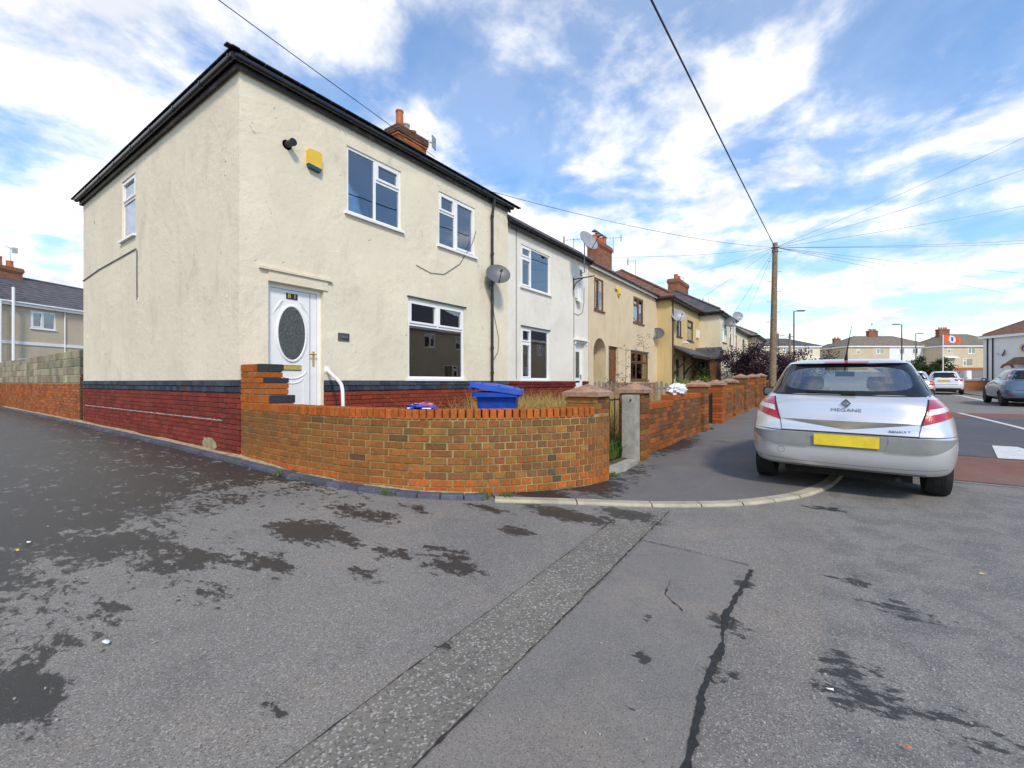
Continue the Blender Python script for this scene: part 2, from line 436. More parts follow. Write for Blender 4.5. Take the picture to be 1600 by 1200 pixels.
def text_mesh(txt, size, ext=.002):
    cu = bpy.data.curves.new('lettering', 'FONT'); cu.body = txt; cu.size = size; cu.extrude = ext; cu.align_x = 'CENTER'; cu.align_y = 'CENTER'
    o = bpy.data.objects.new('tmp_text', cu); COL.objects.link(o)
    me = bpy.data.meshes.new_from_object(o.evaluated_get(bpy.context.evaluated_depsgraph_get()))
    bpy.data.objects.remove(o); bpy.data.curves.remove(cu); return me

# ================================================================== SETTING: ground, pavement, kerbs
def asphalt(name, base, tone2, speck=.42, coarse=190, wet=True, streak=True):
    t = NT(name)
    big = t.noise(.55, 6, .6, .4); mid = t.noise(5, 6, .65, .3)
    c = t.mix(t.map(big, .35, .65), base, tone2)
    c = t.mix(t.math('MULTIPLY', t.map(mid, .45, .75), .35), c, sc3(base, .62))
    c = t.mix(t.math('MULTIPLY', t.map(t.noise(1.3, 6, .62, .8, off=(9, 3, 1)), .48, .68), .5), c, sc3((.255, .215, .175), sum(base) / .49))
    zo = t.map(t.math('ADD', t.attr('zone'), t.math('MULTIPLY', t.noise(9, 5, .6), .3)), .5, .8)
    c = t.mix(zo, c, t.mix(t.map(t.noise(3.5, 7, .65, .5, off=(1, 6, 2)), .42, .62), (.212, .200, .182), (.155, .148, .139)))
    ag = t.vor(coarse, 'F1', 'Color'); sepc = t.n.new('ShaderNodeSeparateColor'); t.l.new(ag, sepc.inputs[0])
    c = t.mix(t.math('MULTIPLY', t.map(sepc.outputs[0], .0, .35, 1, 0), .6), c, sc3(base, .35))
    c = t.mix(t.math('MULTIPLY', t.map(sepc.outputs[1], .78, .98), speck), c, (.55, .52, .48))
    fine = t.vor(coarse * 1.0)
    h = t.math('ADD', t.math('MULTIPLY', fine, .6), t.noise(260, 3, .6))
    rough = .86
    if wet:
        wb = t.attr('wet')
        wn_ = t.math('ADD', t.math('MULTIPLY', t.noise(2.6, 10, .68, .3, sc=(1.0, 1.7, 1)), 1.0), t.math('MULTIPLY', t.noise(11, 8, .7, .3, sc=(1.0, 1.7, 1)), 1.25))
        wn_ = t.math('SUBTRACT', wn_, .625)
        w = t.map(t.math('ADD', wb, wn_), .955, 1.06)
        c = t.mix(t.math('MULTIPLY', w, .93), c, t.mix(.5, sc3(base, .13), sc3(tone2, .17)))
        rough = t.math('SUBTRACT', .86, t.math('MULTIPLY', w, .48))
        nb = t.bump(h, .5, .006)
    else: nb = t.bump(h, .5, .006)
    t.bsdf(c, rough, 0, nb, .35)
    return t.m
M_asph = asphalt('old_asphalt', (.176, .163, .148), (.222, .205, .181))
M_asphR = asphalt('road_asphalt', (.194, .183, .166), (.226, .210, .188), .36, 190)
M_asphP = asphalt('patched_asphalt', (.186, .175, .160), (.222, .206, .185), .22, 250)
M_pave = asphalt('pavement_asphalt', (.132, .126, .122), (.158, .149, .140), .16, 260)
M_red = asphalt('red_asphalt', (.20, .085, .060), (.235, .115, .085), .16, 260)
M_table = asphalt('dark_asphalt', (.085, .088, .105), (.105, .105, .12), .2, 240)
M_trench = asphalt('aggregate_trench', (.155, .143, .122), (.205, .19, .16), .55, 120)
M_seam = mat('tar_seam', (.020, .020, .021), .8, .4, 30, .7, 60)
M_paint = mat('road_paint', (.62, .62, .60), .7, .08, 10, .3, 60, dirt=.45, dcol=(.2, .2, .2), ds=9)

WB = []          # wet blobs: x, y, radius along x, radius along y, strength
def wblob(u, v, rx, ry=None, s=.55):
    p = gp(u, v); WB.append((p.x, p.y, rx, ry or rx, s))
for a in [(270, 870, .35, .22, .50), (200, 850, .5, .3, .6), (480, 828, .33, .20, .68), (425, 880, .26, .13, .60), (530, 838, .30, .12, .60), (330, 925, .22, .10, .50), (290, 925, .3, .16, .42),
          (720, 885, .26, .14, .56), (610, 862, .24, .10, .50), (700, 860, .2, .1, .5), (880, 803, .45, .16, .68), (980, 806, .30, .18, .62), (810, 832, .14, .12, .58), (1326, 908, .14, .08, .52),
          (1335, 1050, .16, .16, .46), (1370, 1100, .25, .12, .44), (1010, 1028, .06, .05, .55), (985, 1108, .035, .05, .58), (40, 1085, .30, .12, .58), (95, 1010, .22, .08, .48), (650, 880, .3, .12, .36),
          (1440, 960, .3, .15, .40), (1470, 1130, .3, .14, .40), (560, 800, .5, .16, .55), (640, 792, .3, .10, .5), (1150, 990, .05, .10, .52), (1290, 795, .16, .10, .55), (760, 795, .3, .08, .45), (1530, 1150, .12, .05, .5), (1140, 1060, .04, .06, .5), (1010, 965, .04, .04, .5), (235, 1100, .03, .02, .5), (1165, 915, .10, .10, .44), (1140, 975, .12, .10, .50), (1118, 1050, .08, .12, .42), (1095, 1120, .07, .10, .42), (690, 1010, .10, .06, .40), (430, 1110, .05, .04, .52), (330, 870, .30, .10, .48), (160, 960, .25, .10, .50), (580, 900, .25, .08, .42)]:
    wblob(*a)
EDGE = [(-3, -2.2), (.29, -2.81), (.59, -3.30), (1.08, -3.86), (1.64, -4.31), (2.35, -4.50), (2.9, -3.9), (9, -3.9)]
def wetness(x, y):
    # the alley beside the house lies in the damp, its edge runs across the junction
    w = 0
    if x < -1.8 and y < 9:
        xe = -4.3
        for (a, xa), (b, xb) in zip(EDGE[:-1], EDGE[1:]):
            if a <= y <= b: xe = xa + (xb - xa) * (y - a) / (b - a)
        w = max(0, min(.66, .44 + (xe - x) * .20)) if xe - x > -.8 else 0
    for bx, by, rx, ry, s in WB:
        # blobs are measured in street axes
        q = ((x - bx) / rx) ** 2 + ((y - by) / ry) ** 2
        if q < 6: w = max(w, s * math.exp(-q * .55) + .12 * math.exp(-q * .2))
    return w
def addattr(o, fn):
    a = o.data.attributes.new('wet', 'FLOAT', 'POINT')
    a.data.foreach_set('value', [fn(v.co.x, v.co.y) for v in o.data.vertices])
def axis(lo, hi, fine0, fine1, st, gr=1.22):
    v = []; x = fine0
    while x < fine1: v.append(x); x += st
    v.append(fine1); s_ = st
    while v[-1] < hi: s_ *= gr; v.append(v[-1] + s_)
    s_ = st; a = [fine0]
    while a[-1] > lo: s_ *= gr; a.append(a[-1] - s_)
    return a[:0:-1] + v
xs = axis(-420, 420, -9, 5, .085); ys = axis(-420, 620, -1.2, 9, .085)
gr = MB().grid([[(x, y, g(x, y)) for x in xs] for y in ys])
ground = struct(gr.build('ground', M_asph, fix=False, smooth=True)); addattr(ground, wetness)
za = ground.data.attributes.new('zone', 'FLOAT', 'POINT'); za.data.foreach_set('value', [max(0, min(1, .5 + (v.co.x + .02 - (.25 if v.co.y < 1 else 0)) * 4)) for v in ground.data.vertices])

def sheet(name, inner, outer, dz, m, nacross=6, wetf=None, parent=None):
    rows = []
    for a, b in zip(inner, outer):
        a, b = Vector(a), Vector(b); r = []
        for k in range(nacross + 1):
            p = a.lerp(b, k / nacross); r.append((p.x, p.y, g(p.x, p.y) + dz))
        rows.append(r)
    o = MB().grid(rows).build(name, m, parent, fix=False, smooth=True); addattr(o, wetf or (lambda x, y: 0)); return struct(o) if not parent else o
def line(a, b, n): return [Vector(a).lerp(Vector(b), i / n) for i in range(n + 1)]

# carriageway to the right, another surfacing
sheet('road', line((.2, 7.2), (.2, 60), 60), line((7.2, 7.2), (7.2, 60), 60), .004, M_asphR, 10)
# rectangular reinstatement beside the trench
pl = line((-1.02, -.6), (-1.13, 3.32), 60); pr = line((-.33, -.6), (-.41, 3.27), 60)
sheet('asphalt_patch', pl, pr, .004, M_asphP, 14, wetness)
# the trench strip of coarse aggregate
def wob(p, k, s=7.0, seed=0): return Vector((p.x + k * (mnoise.noise(Vector((p.x * s, p.y * s, seed)))), p.y))
ta = [wob(p, .012) for p in line((-1.34, -.6), (-1.54, 4.0), 200)]; tb = [wob(p, .012, 9, 3) for p in line((-.975, -.6), (-1.205, 4.22), 200)]
sheet('trench_strip', ta, tb, .006, M_trench, 8, wetness)
def seam(name, pts, w, dz, dens=90, seed=0, brk=.0):
    P = Path(pts); n = int(P.L * dens); rows = []
    for i in range(n + 1):
        p, a = P.at(P.L * i / n); q = Vector((p.x, p.y, seed))
        ww = w * (.35 + 1.1 * max(0, .5 + mnoise.noise(q * 5)) ) + w * .7 * mnoise.noise(q * 26); ww = max(.001, ww - brk * w)
        o_ = w * .5 * mnoise.noise(q * 14 + Vector((0, 0, 9))); nx, ny = -math.sin(a), math.cos(a)
        w2 = max(.001, ww + w * .6 * mnoise.noise(q * 33 + Vector((3, 1, 4))))
        rows.append([(p.x + nx * (o_ + ww), p.y + ny * (o_ + ww), g(p.x, p.y) + dz), (p.x + nx * (o_ - w2), p.y + ny * (o_ - w2), g(p.x, p.y) + dz)])
    return struct(MB().grid(rows).build(name, M_seam, fix=False))
seam('asphalt_crack', [(p.x, p.y) for p in ta[::4]], .006, .009, seed=1, brk=.75)
seam('asphalt_crack', [(p.x, p.y) for p in tb[::4]], .008, .009, seed=2, brk=.6)
seam('asphalt_crack', [(-.33, -.5), (-.36, .6), (-.36, 1.45), (-.40, 1.9), (-.395, 2.2), (-.43, 2.5), (-.41, 2.9), (-.40, 3.2)], .014, .009, seed=5)
seam('asphalt_crack', [(-.42, 3.27), (-.7, 3.31), (-1.17, 3.33)], .006, .009, seed=7, brk=.4)
seam('asphalt_crack', [(-.78, 2.75), (-.75, 2.55), (-.62, 2.42)], .009, .009, seed=11, brk=.5)

# footway in front of the houses with its kerb; the kerb sweeps round into the side alley
kin = smooth_path([(-2.70, 3.52), (-1.92, 4.07), (-1.17, 4.55), (-.76, 4.89), (-.45, 5.30), (-.25, 5.68), (-.06, 6.35), (.05, 7.3), (.09, 9)], 8) + [Vector((.09, 9 + 1.5 * i)) for i in range(1, 36)]
wal = smooth_path([(-2.82, 3.62), (-2.55, 3.98), (-2.30, 4.35), (-2.22, 4.7), (-2.2, 5.0), (-2.2, 5.4), (-2.22, 6.2), (-2.30, 7.3), (-2.35, 9)], 8) + [Vector((-2.35, 9 + 1.5 * i)) for i in range(1, 36)]
def pavewet(x, y):
    w = 0
    for bx, by, rx, ry, s in ((-2.1, 4.6, .35, .5, .62), (-2.0, 5.6, .25, .6, .5), (-2.2, 8.2, .28, 1.3, .62), (-2.4, 3.9, .4, .3, .62)):
        q = ((x - bx) / rx) ** 2 + ((y - by) / ry) ** 2
        if q < 7: w = max(w, s * math.exp(-q * .5) + .1 * math.exp(-q * .15))
    return w
sheet('pavement', wal, kin, .020, M_pave, 40, pavewet)
kerb = struct(bpy.data.objects.new('kerb', None)); COL.objects.link(kerb)
KP = Path([(p.x, p.y) for p in kin]); d = 0; i = 0
while d < KP.L - .3 and i < 60:
    L = [.80, .72, .46, .40, .36, .36, .42, .5][i] if i < 8 else .9
    n = 6; rows = []
    for k in range(n + 1):
        p, a = KP.at(d + .006 + (L - .012) * k / n); nx, ny = math.sin(a), -math.cos(a)
        z = g(p.x, p.y); dz = random.uniform(-.001, .001)
        rows.append([(p.x, p.y, z - .1), (p.x, p.y, z + .026 + dz), (p.x + nx * .105, p.y + ny * .105, z + .026 + dz), (p.x + nx * .125, p.y + ny * .125, z + .008), (p.x + nx * .125, p.y + ny * .125, z - .1)])
    mb = MB().grid(rows, close=True); mb.q(*rows[0]); mb.q(*rows[-1]); mb.build('kerb_stone', M_kerb, kerb)
    d += L; i += 1
# far footway and kerb across the road
sheet('pavement', line((7.2, -5), (7.2, 60), 60), line((9.4, -5), (9.4, 60), 60), .06, M_pave, 6)
k2 = struct(bpy.data.objects.new('kerb', None)); COL.objects.link(k2)
for i in range(70):
    y = -4 + .915 * i; MB().box(7.06, 7.2, y, y + .9, g(7, y) - .08, g(7, y) + .075).build('kerb_stone', M_kerb, k2)
# raised speed table: red ramps, dark top, white ramp marks, centre line
def band(name, x0, x1, y0, y1, dz, m, n=14): return sheet(name, line((x0, y0), (x0, y1), n), line((x1, y0), (x1, y1), n), dz, m, 10)
band('red_ramp', .26, 7.0, 7.3, 9.52, .010, M_red); band('speed_table', .26, 7.0, 9.52, 18.2, .014, M_table, 30); band('red_ramp', .26, 7.0, 18.2, 20.3, .010, M_red)
mk = lambda name, poly, dz=.020: struct(MB().q(*[(x, y, g(x, y) + dz) for x, y in poly]).build(name, M_paint, fix=False))
mk('ramp_marking', [(2.02, 9.46), (2.72, 9.56), (2.60, 11.1), (2.30, 11.1)])
mk('ramp_marking', [(4.2, 9.5), (4.9, 9.5), (4.7, 11.1), (4.4, 11.1)]); mk('ramp_marking', [(1.30, 9.46), (1.50, 9.46), (1.45, 9.75), (1.34, 9.75)])
mk('ramp_marking', [(5.8, 9.5), (6.5, 9.5), (6.3, 11.1), (6.0, 11.1)])
cl = smooth_path([(3.62, 12.4), (3.58, 15), (3.50, 17.5), (3.40, 20)], 6)
rows = [[(p.x - .06, p.y, g(p.x, p.y) + .020), (p.x + .06, p.y, g(p.x, p.y) + .020)] for p in cl]
struct(MB().grid(rows).build('centre_line', M_paint, fix=False))
cl = smooth_path([(5.95, 29), (6.1, 33), (6.25, 36), (6.1, 40)], 6)
rows = [[(p.x - .10, p.y, g(p.x, p.y) + .012), (p.x + .10, p.y, g(p.x, p.y) + .012)] for p in cl]
struct(MB().grid(rows).build('lane_line', M_paint, fix=False))

# bits of litter and grit on the junction
gm = MB()
for _ in range(110):
    u, v = random.uniform(20, 1590), random.uniform(800, 1195); p = gp(u, v); s_ = random.uniform(.0015, .004); z = g(p.x, p.y) + .012
    a = random.random() * 6.28
    gm.box(-s_, s_, -s_ * .7, s_ * .7, -.002, s_ * .8, M=Matrix.Translation((p.x, p.y, z)) @ Matrix.Rotation(a, 4, 'Z'))
stuff(gm.build('grit', M_conc, fix=False), 'pale grit and stone chips scattered over the asphalt', 'grit')
for u, v, s_, m, lb in [(165, 1008, .018, M_whitebag, 'torn white paper scrap left of the middle on the damp asphalt'), (45, 850, .022, M_whitebag, 'long pale paper scrap on the dark alley at the left edge'), (27, 863, .02, M_yellow, 'small yellow litter scrap on the dark alley at the left edge'),
                    (1295, 1083, .014, M_whitebag, 'small white litter scrap on the grey road below the car'), (1535, 900, .015, M_yellow, 'yellow leaf scrap on the road right of the car'), (1418, 1175, .008, M_terra, 'small orange scrap on the road near the bottom edge')]:
    p = gp(u, v); mb = MB(); n = 7; pts = []
    for k in range(n):
        a = 6.28 * k / n; r = s_ * random.uniform(.5, 1.1); pts.append((p.x + r * math.cos(a) * 1.6, p.y + r * math.sin(a) * .7, g(p.x, p.y) + .012 + random.uniform(0, .008)))
    c = (p.x, p.y, g(p.x, p.y) + .02)
    for k in range(n): mb.q(c, pts[k], pts[(k + 1) % n])
    tag(mb.build('litter_scrap', m, fix=False), lb, 'litter')

# ================================================================== HOUSE PARTS
def far_brick(name, c1, c2, cm):
    t = NT(name); sp = t.n.new('ShaderNodeSeparateXYZ'); t.l.new(t.P, sp.inputs[0])
    cb = t.n.new('ShaderNodeCombineXYZ'); t.l.new(t.math('ADD', sp.outputs[0], sp.outputs[1]), cb.inputs[0]); t.l.new(sp.outputs[2], cb.inputs[1])
    b = t.n.new('ShaderNodeTexBrick'); t.l.new(cb.outputs[0], b.inputs['Vector'])
    b.inputs['Scale'].default_value = 1; b.inputs['Brick Width'].default_value = .225; b.inputs['Row Height'].default_value = .075; b.inputs['Mortar Size'].default_value = .006
    for k, v in (('Color1', c1), ('Color2', c2), ('Mortar', cm)): b.inputs[k].default_value = v + (1,)
    c = t.mix(t.math('MULTIPLY', t.map(t.noise(1.5, 7, .65), .45, .7), .5), b.outputs[0], sc3(c1, .4))
    t.bsdf(c, .85, 0, t.bump(b.outputs[1], -.4, .01), .2); return t.m
M_farbrick = far_brick('far_brick', (.34, .12, .055), (.22, .085, .05), (.22, .19, .14))
M_farorange = far_brick('far_orange_brick', (.42, .15, .05), (.32, .11, .04), (.25, .2, .14))
M_door2 = M_upvcg
Z3 = Vector((0, 0, 1))
class Face:
    """a wall face in the local frame of its house: o origin, a along the wall, n outwards"""
    def __init__(s, o, a, n): s.o, s.a, s.n = Vector(o), Vector(a), Vector(n)
    def p(s, u, d, z): return s.o + s.a * u - s.n * d + Z3 * z            # d = depth into the wall
    def box(s, mb, u0, u1, d0, d1, z0, z1, m=0):
        pts = [s.p(u, d, z) for z in (z0, z1) for d in (d0, d1) for u in (u0, u1)]; b = len(mb.v); mb.v += pts
        for f in ((0, 2, 3, 1), (4, 5, 7, 6), (0, 1, 5, 4), (2, 6, 7, 3), (0, 4, 6, 2), (1, 3, 7, 5)): mb.f.append(tuple(b + i for i in f)); mb.mi.append(m)
    def panel(s, mb, u0, u1, z0, z1, holes=(), depth=.12, m=0, d=0, step=None):
        us = sorted({u0, u1} | {h[i] for h in holes for i in (0, 1)}); zs = sorted({z0, z1} | {h[i] for h in holes for i in (2, 3)})
        for a, b in zip(us[:-1], us[1:]):
            for c, e in zip(zs[:-1], zs[1:]):
                if b <= u0 or a >= u1 or e <= z0 or c >= z1: continue
                if any(h[0] <= a and b <= h[1] and h[2] <= c and e <= h[3] for h in holes): continue
                mb.q(s.p(a, d, c), s.p(b, d, c), s.p(b, d, e), s.p(a, d, e), m=m)
        for h in holes:
            a, b, c, e = h[:4]
            for q in (((a, c), (b, c)), ((b, c), (b, e)), ((b, e), (a, e)), ((a, e), (a, c)))[len(h) > 4:]:
                (u_, z_), (u2, z2) = q; mb.q(s.p(u_, d, z_), s.p(u2, d, z2), s.p(u2, depth, z2), s.p(u_, depth, z_), m=m)
CA_ = [(0, .5, 0, 1, 0), (.5, 1, .66, 1, 1), (.5, 1, 0, .66, 0)]
CB_ = [(0, .44, .64, 1, 1), (0, .44, 0, .64, 0), (.44, 1, 0, 1, 1)]
CC_ = [(0, .5, .68, 1, 1), (.5, 1, .68, 1, 1), (0, 1, 0, .68, 0)]
CD_ = [(0, .34, .71, 1, 1), (0, .34, 0, .71, 1), (.34, 1, 0, 1, 0)]
CE_ = [(0, 1, .62, 1, 1), (0, 1, 0, .62, 0)]
CF_ = [(0, .5, 0, 1, 1), (.5, 1, 0, 1, 0)]
def window(par, F, h, cells, fm=None, dep=.022, sill=True, curtain=None, gm=None, bar=.045, sm=None, head=None):
    fm = fm or M_upvc; gm = gm or M_glass; u0, u1, z0, z1 = h[:4]; W, H = u1 - u0, z1 - z0; mb = MB(); e = bar
    for a, b, c, d_ in ((u0, u1, z0, z0 + e), (u0, u1, z1 - e, z1), (u0, u0 + e, z0 + e, z1 - e), (u1 - e, u1, z0 + e, z1 - e)): F.box(mb, a, b, dep, dep + .06, c, d_)
    pan = []
    for a, b, c, d_, sash in cells:
        ua, ub, za, zb = u0 + a * W, u0 + b * W, z0 + c * H, z0 + d_ * H
        if a > 0: F.box(mb, ua - e / 2, ua + e / 2, dep + .002, dep + .058, max(za, z0 + e), min(zb, z1 - e))
        if c > 0: F.box(mb, max(ua, u0 + e), min(ub, u1 - e), dep + .003, dep + .057, za - e / 2, za + e / 2)
        ia = ua + (e if a == 0 else e / 2); ib = ub - (e if b == 1 else e / 2); ja = za + (e if c == 0 else e / 2); jb = zb - (e if d_ == 1 else e / 2)
        if sash:
            w = bar * 1.0; k = .004
            for q in ((ia + k, ib - k, ja + k, ja + w), (ia + k, ib - k, jb - w, jb - k), (ia + k, ia + w, ja + w, jb - w), (ib - w, ib - k, ja + w, jb - w)): F.box(mb, q[0], q[1], dep - .016, dep + .05, q[2], q[3])
            ia += w; ib -= w; ja += w; jb -= w
        pan.append((ia, ib, ja, jb))
    fr = mb.build('window', fm, par)
    for ia, ib, ja, jb in pan:
        p = MB(); F.box(p, ia - .005, ib + .005, dep + .022, dep + .030, ja - .005, jb + .005); p.build('pane', gm, fr)
    if sill:
        p = MB(); F.box(p, u0 - .05, u1 + .05, -.055, dep + .03, z0 - .045, z0 - .002); p.build('sill', sm or fm, fr)
    if head:
        p = MB(); F.box(p, u0 - .03, u1 + .06, -.035, .02, z1 + .02, z1 + .045); p.build('drip_bead', head, fr)
    if curtain:
        for ca, cb in curtain:
            rows = []
            for zc in (z0 + .01, z1 - .01): rows.append([F.p(u0 + W * (ca + (cb - ca) * k / 24), dep + .16 + .025 * math.sin(k * 1.9), zc) for k in range(25)])
            MB().grid(rows).build('curtain', M_curtain, fr, smooth=True, fix=False)
    return fr
def roof(par, u0, u1, D, ze, tan, ov, hl, hr, m, fm=None, gut=None, vo=None, tilerow=False, fas=.17):
    """pitched roof with its ridge along u; hl / hr: hipped at that end"""
    fm = fm or M_fascia; a, b, c, e = u0 - (ov if hl else .06), u1 + (ov if hr else .06), -ov, D + ov
    hgt = (D / 2 + ov) * tan; rl, rr = a + (hgt / tan if hl else 0), b - (hgt / tan if hr else 0)
    if rl > rr: rl = rr = (rl + rr) / 2; hgt = min(hgt, (rl - a) * tan)
    zt = ze + .03; r0, r1 = (rl, D / 2, zt + hgt), (rr, D / 2, zt + hgt); mb = MB()
    def slope(p0, p1, q0, q1, n=10):
        # courses of tiles: each course a lapped strip
        p0, p1, q0, q1 = map(Vector, (p0, p1, q0, q1))
        for i in range(n):
            s, t_ = i / n, (i + 1) / n
            A, B, Cc, Dd = p0.lerp(q0, s), p1.lerp(q1, s), p1.lerp(q1, t_), p0.lerp(q0, t_); up = Vector((0, 0, .022))
            mb.q(A + up, B + up, Cc, Dd); mb.q(A, B, B + up, A + up)
    n = max(6, int(hgt / .17)); E = .0
    slope((a, c, zt), (b, c, zt), r0, r1, n); slope((b, e, zt), (a, e, zt), r1, r0, n)
    if hl: slope((a, e, zt), (a, c, zt), r0, r0, n)
    else: mb.q((a, c, zt), (a, e, zt), r0)
    if hr: slope((b, c, zt), (b, e, zt), r1, r1, n)
    else: mb.q((b, c, zt), (b, e, zt), r1)
    ro = mb.build('roof', m, par, fix=False)
    rt = MB()
    rt.tube([r0, r1], .09, 6)
    if hl: rt.tube([Vector((a, c, zt + .03)).lerp(Vector(r0), .05), r0], .075, 6); rt.tube([(a, e, zt + .03), r0], .075, 6)
    if hr: rt.tube([(b, c, zt + .03), r1], .075, 6); rt.tube([(b, e, zt + .03), r1], .075, 6)
    rt.build('ridge_tiles', m, ro)
    f = MB(); f.box(a + .02, b - .02, c + .02, c + .045, ze - fas, ze + .03)
    f.box(a + .05, b - .05, c + .046, e - .05, ze - fas * .55, ze - fas * .55 + .02)      # soffit
    if hl: f.box(a + .02, a + .045, c + .047, e - .02, ze - fas, ze + .03)
    if hr: f.box(b - .045, b - .02, c + .047, e - .02, ze - fas, ze + .03)
    f.box(a + .02, b - .02, e - .045, e - .02, ze - fas, ze + .03)
    f.build('fascia', fm, ro)
    if gut:
        gz, gd = ze - .035, .06
        pth = ([(a - gd + .03, e, gz)] if hl else []) + [(a - gd + .03 if hl else a, c - gd + .03, gz), (b + (gd - .03 if hr else 0), c - gd + .03, gz)] + ([(b + gd - .03, e, gz)] if hr else [])
        gb = MB()
        for p0, p1 in zip(pth[:-1], pth[1:]):
            gb.tube([p0, p1], .050, 10)
            Lg = (Vector(p1) - Vector(p0)).length; k = max(1, int(Lg / .95))
            for i in range(k + 1):
                q0 = Vector(p0).lerp(Vector(p1), max(.01, min(.99, (i + .02) / k))); dd = (Vector(p1) - Vector(p0)).normalized() * .025
                gb.tube([q0 - dd, q0 + dd], .057, 10)
        gb.build('gutter', gut, ro, smooth=True)
    return ro
def chimney(par, u, v, z0, z1, su, sv, pots, brick=None, world=False):
    mb = MB(); mb.box(u - su / 2, u + su / 2, v - sv / 2, v + sv / 2, z0, z1 - .32)
    mb.box(u - su / 2 - .03, u + su / 2 + .03, v - sv / 2 - .03, v + sv / 2 + .03, z1 - .32, z1 - .24); mb.box(u - su / 2 - .06, u + su / 2 + .06, v - sv / 2 - .06, v + sv / 2 + .06, z1 - .24, z1 - .08)
    mb.box(u - su / 2 - .03, u + su / 2 + .03, v - sv / 2 - .03, v + sv / 2 + .03, z1 - .08, z1)
    ch = mb.build('chimney', brick or M_farbrick, par)
    for k, (pu, pv, hgt, r) in enumerate(pots):
        MB().lathe([(r * 1.1, 0), (r * 1.1, .05), (r, .08), (r * .88, hgt - .06), (r, hgt - .05), (r, hgt), (r * .7, hgt), (r * .68, hgt - .2)], 14, 'z', (u + pu, v + pv, z1)).build('chimney_pot', M_terra, ch, smooth=True)
    return ch
def simple_door(par, F, h, m, gl=True, fm=None, dep=.10):
    u0, u1, z0, z1 = h; mb = MB(); e = .06
    F.box(mb, u0, u0 + e, dep, dep + .06, z0, z1); F.box(mb, u1 - e, u1, dep, dep + .06, z0, z1); F.box(mb, u0 + e, u1 - e, dep, dep + .06, z1 - e, z1)
    F.box(mb, u0 + e + .004, u1 - e - .004, dep + .012, dep + .05, z0, z1 - e - .004)
    d_ = mb.build('door', m, par); W = u1 - u0 - 2 * e
    if gl:
        p = MB(); F.box(p, u0 + e + W * .28, u1 - e - W * .28, dep + .004, dep + .02, z0 + 1.0, z1 - .28); p.build('pane', M_patglass, d_)
    p = MB(); F.box(p, u0 + e + W * .25, u1 - e - W * .25, dep - .004, dep + .02, z0 + .84, z0 + .89); p.build('letter_plate', M_black, d_)
    for a, b in ((.12, .38), (.44, .78)):
        p = MB(); F.box(p, u0 + e + W * .2, u1 - e - W * .2, dep + .004, dep + .02, z0 + a, z0 + b); p.build('door_panel', m, d_)
    p = MB(); F.box(p, u1 - e - .10, u1 - e - .06, dep - .03, dep + .02, z0 + .95, z0 + 1.1); p.build('handle', M_steel, d_); return d_

# ================================================================== HOUSE 81 (end of terrace)
HX, HY, HW, HD, ZE = -6.77, 2.93, 6.46, 8.3, 5.72
ZB = 1.23                                # top of the blue brick band
h1 = thing('end_terrace_house', 'cream roughcast end house with white oval-glass door and dark red brick plinth', 'house', (HX, HY, 0), R(90))
h1.matrix_basis = Matrix.Translation((HX, HY, 0)) @ Matrix.Rotation(R(90), 4, 'Z')
FR = Face((0, 0, 0), (1, 0, 0), (0, -1, 0)); GA = Face((0, 0, 0), (0, 1, 0), (-1, 0, 0)); BK = Face((0, HD, 0), (1, 0, 0), (0, 1, 0)); RS = Face((HW, 0, 0), (0, 1, 0), (1, 0, 0))
W1, W2, LW = (1.72, 2.92, 4.13, 5.28), (3.94, 5.14, 4.12, 5.27), (3.10, 4.75, 1.27, 2.86)
DR, GW = (.40, 1.29, .60, 2.70), (4.42, 5.26, 4.13, 5.36)
mb = MB()
FR.panel(mb, 0, HW, ZB, ZE - .05, [W1, W2, LW, (DR[0], DR[1], ZB, DR[3], 1)]); GA.panel(mb, 0, HD, ZB, ZE - .05, [GW]); BK.panel(mb, 0, HW, .1, ZE); RS.panel(mb, 0, HD, .1, ZE)
# bell-cast drip where the render stops above the band
for F, L in ((GA, HD), ):
    mb.q(F.p(0, 0, ZB), F.p(L, 0, ZB), F.p(L, .03, ZB - .004), F.p(0, .03, ZB - .004))
mb.q(FR.p(DR[0], .001, .6), FR.p(DR[0], .12, .6), FR.p(DR[0], .12, ZB), FR.p(DR[0], .001, ZB)); mb.q(FR.p(DR[1], .001, .3), FR.p(DR[1], .12, .3), FR.p(DR[1], .12, ZB), FR.p(DR[1], .001, ZB))
wall1 = mb.build('wall', M_gable, h1, fix=False)
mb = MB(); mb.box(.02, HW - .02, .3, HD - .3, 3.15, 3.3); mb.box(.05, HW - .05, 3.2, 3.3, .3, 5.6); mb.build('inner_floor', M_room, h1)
# plinth core and bricks
mb = MB()
GA.panel(mb, 0, HD, -.1, ZB, d=.012); FR.panel(mb, 0, DR[0], -.1, ZB, d=.012); FR.panel(mb, DR[1], HW, -.1, ZB, d=.012); FR.panel(mb, DR[0], DR[1], -.1, .6, d=.012)
mb.build('plinth_joint', M_mortarred, h1, fix=False)
RED, BLU = (.225, .040, .028), (.050, .062, .085)
def rc(k, d): return jit(RED, .22)
pg = Path([(0, 0), (0, HD)]); pf1 = Path([(0, 0), (DR[0] - .01, 0)]); pf2 = Path([(DR[1] + .01, 0), (HW, 0)])
zb0 = 1.047 - 13 * .075
it = []
for p_, nx, ny in ((pg, 1, 0), (pf1, 0, 1), (pf2, 0, 1)):
    for c, an, sz, colr in courses(p_, zb0, 13, .06, rc): it.append((c + Vector((nx * .03, ny * .03, 0)), an, sz, colr))
redfront = (.26, .052, .028)
it = [(c, an, sz, colr if c.x < .05 else jit(redfront, .2)) for c, an, sz, colr in it]
lay(h1, 'plinth_brick', it, M_brickpaint, 300, world=False)
it = []
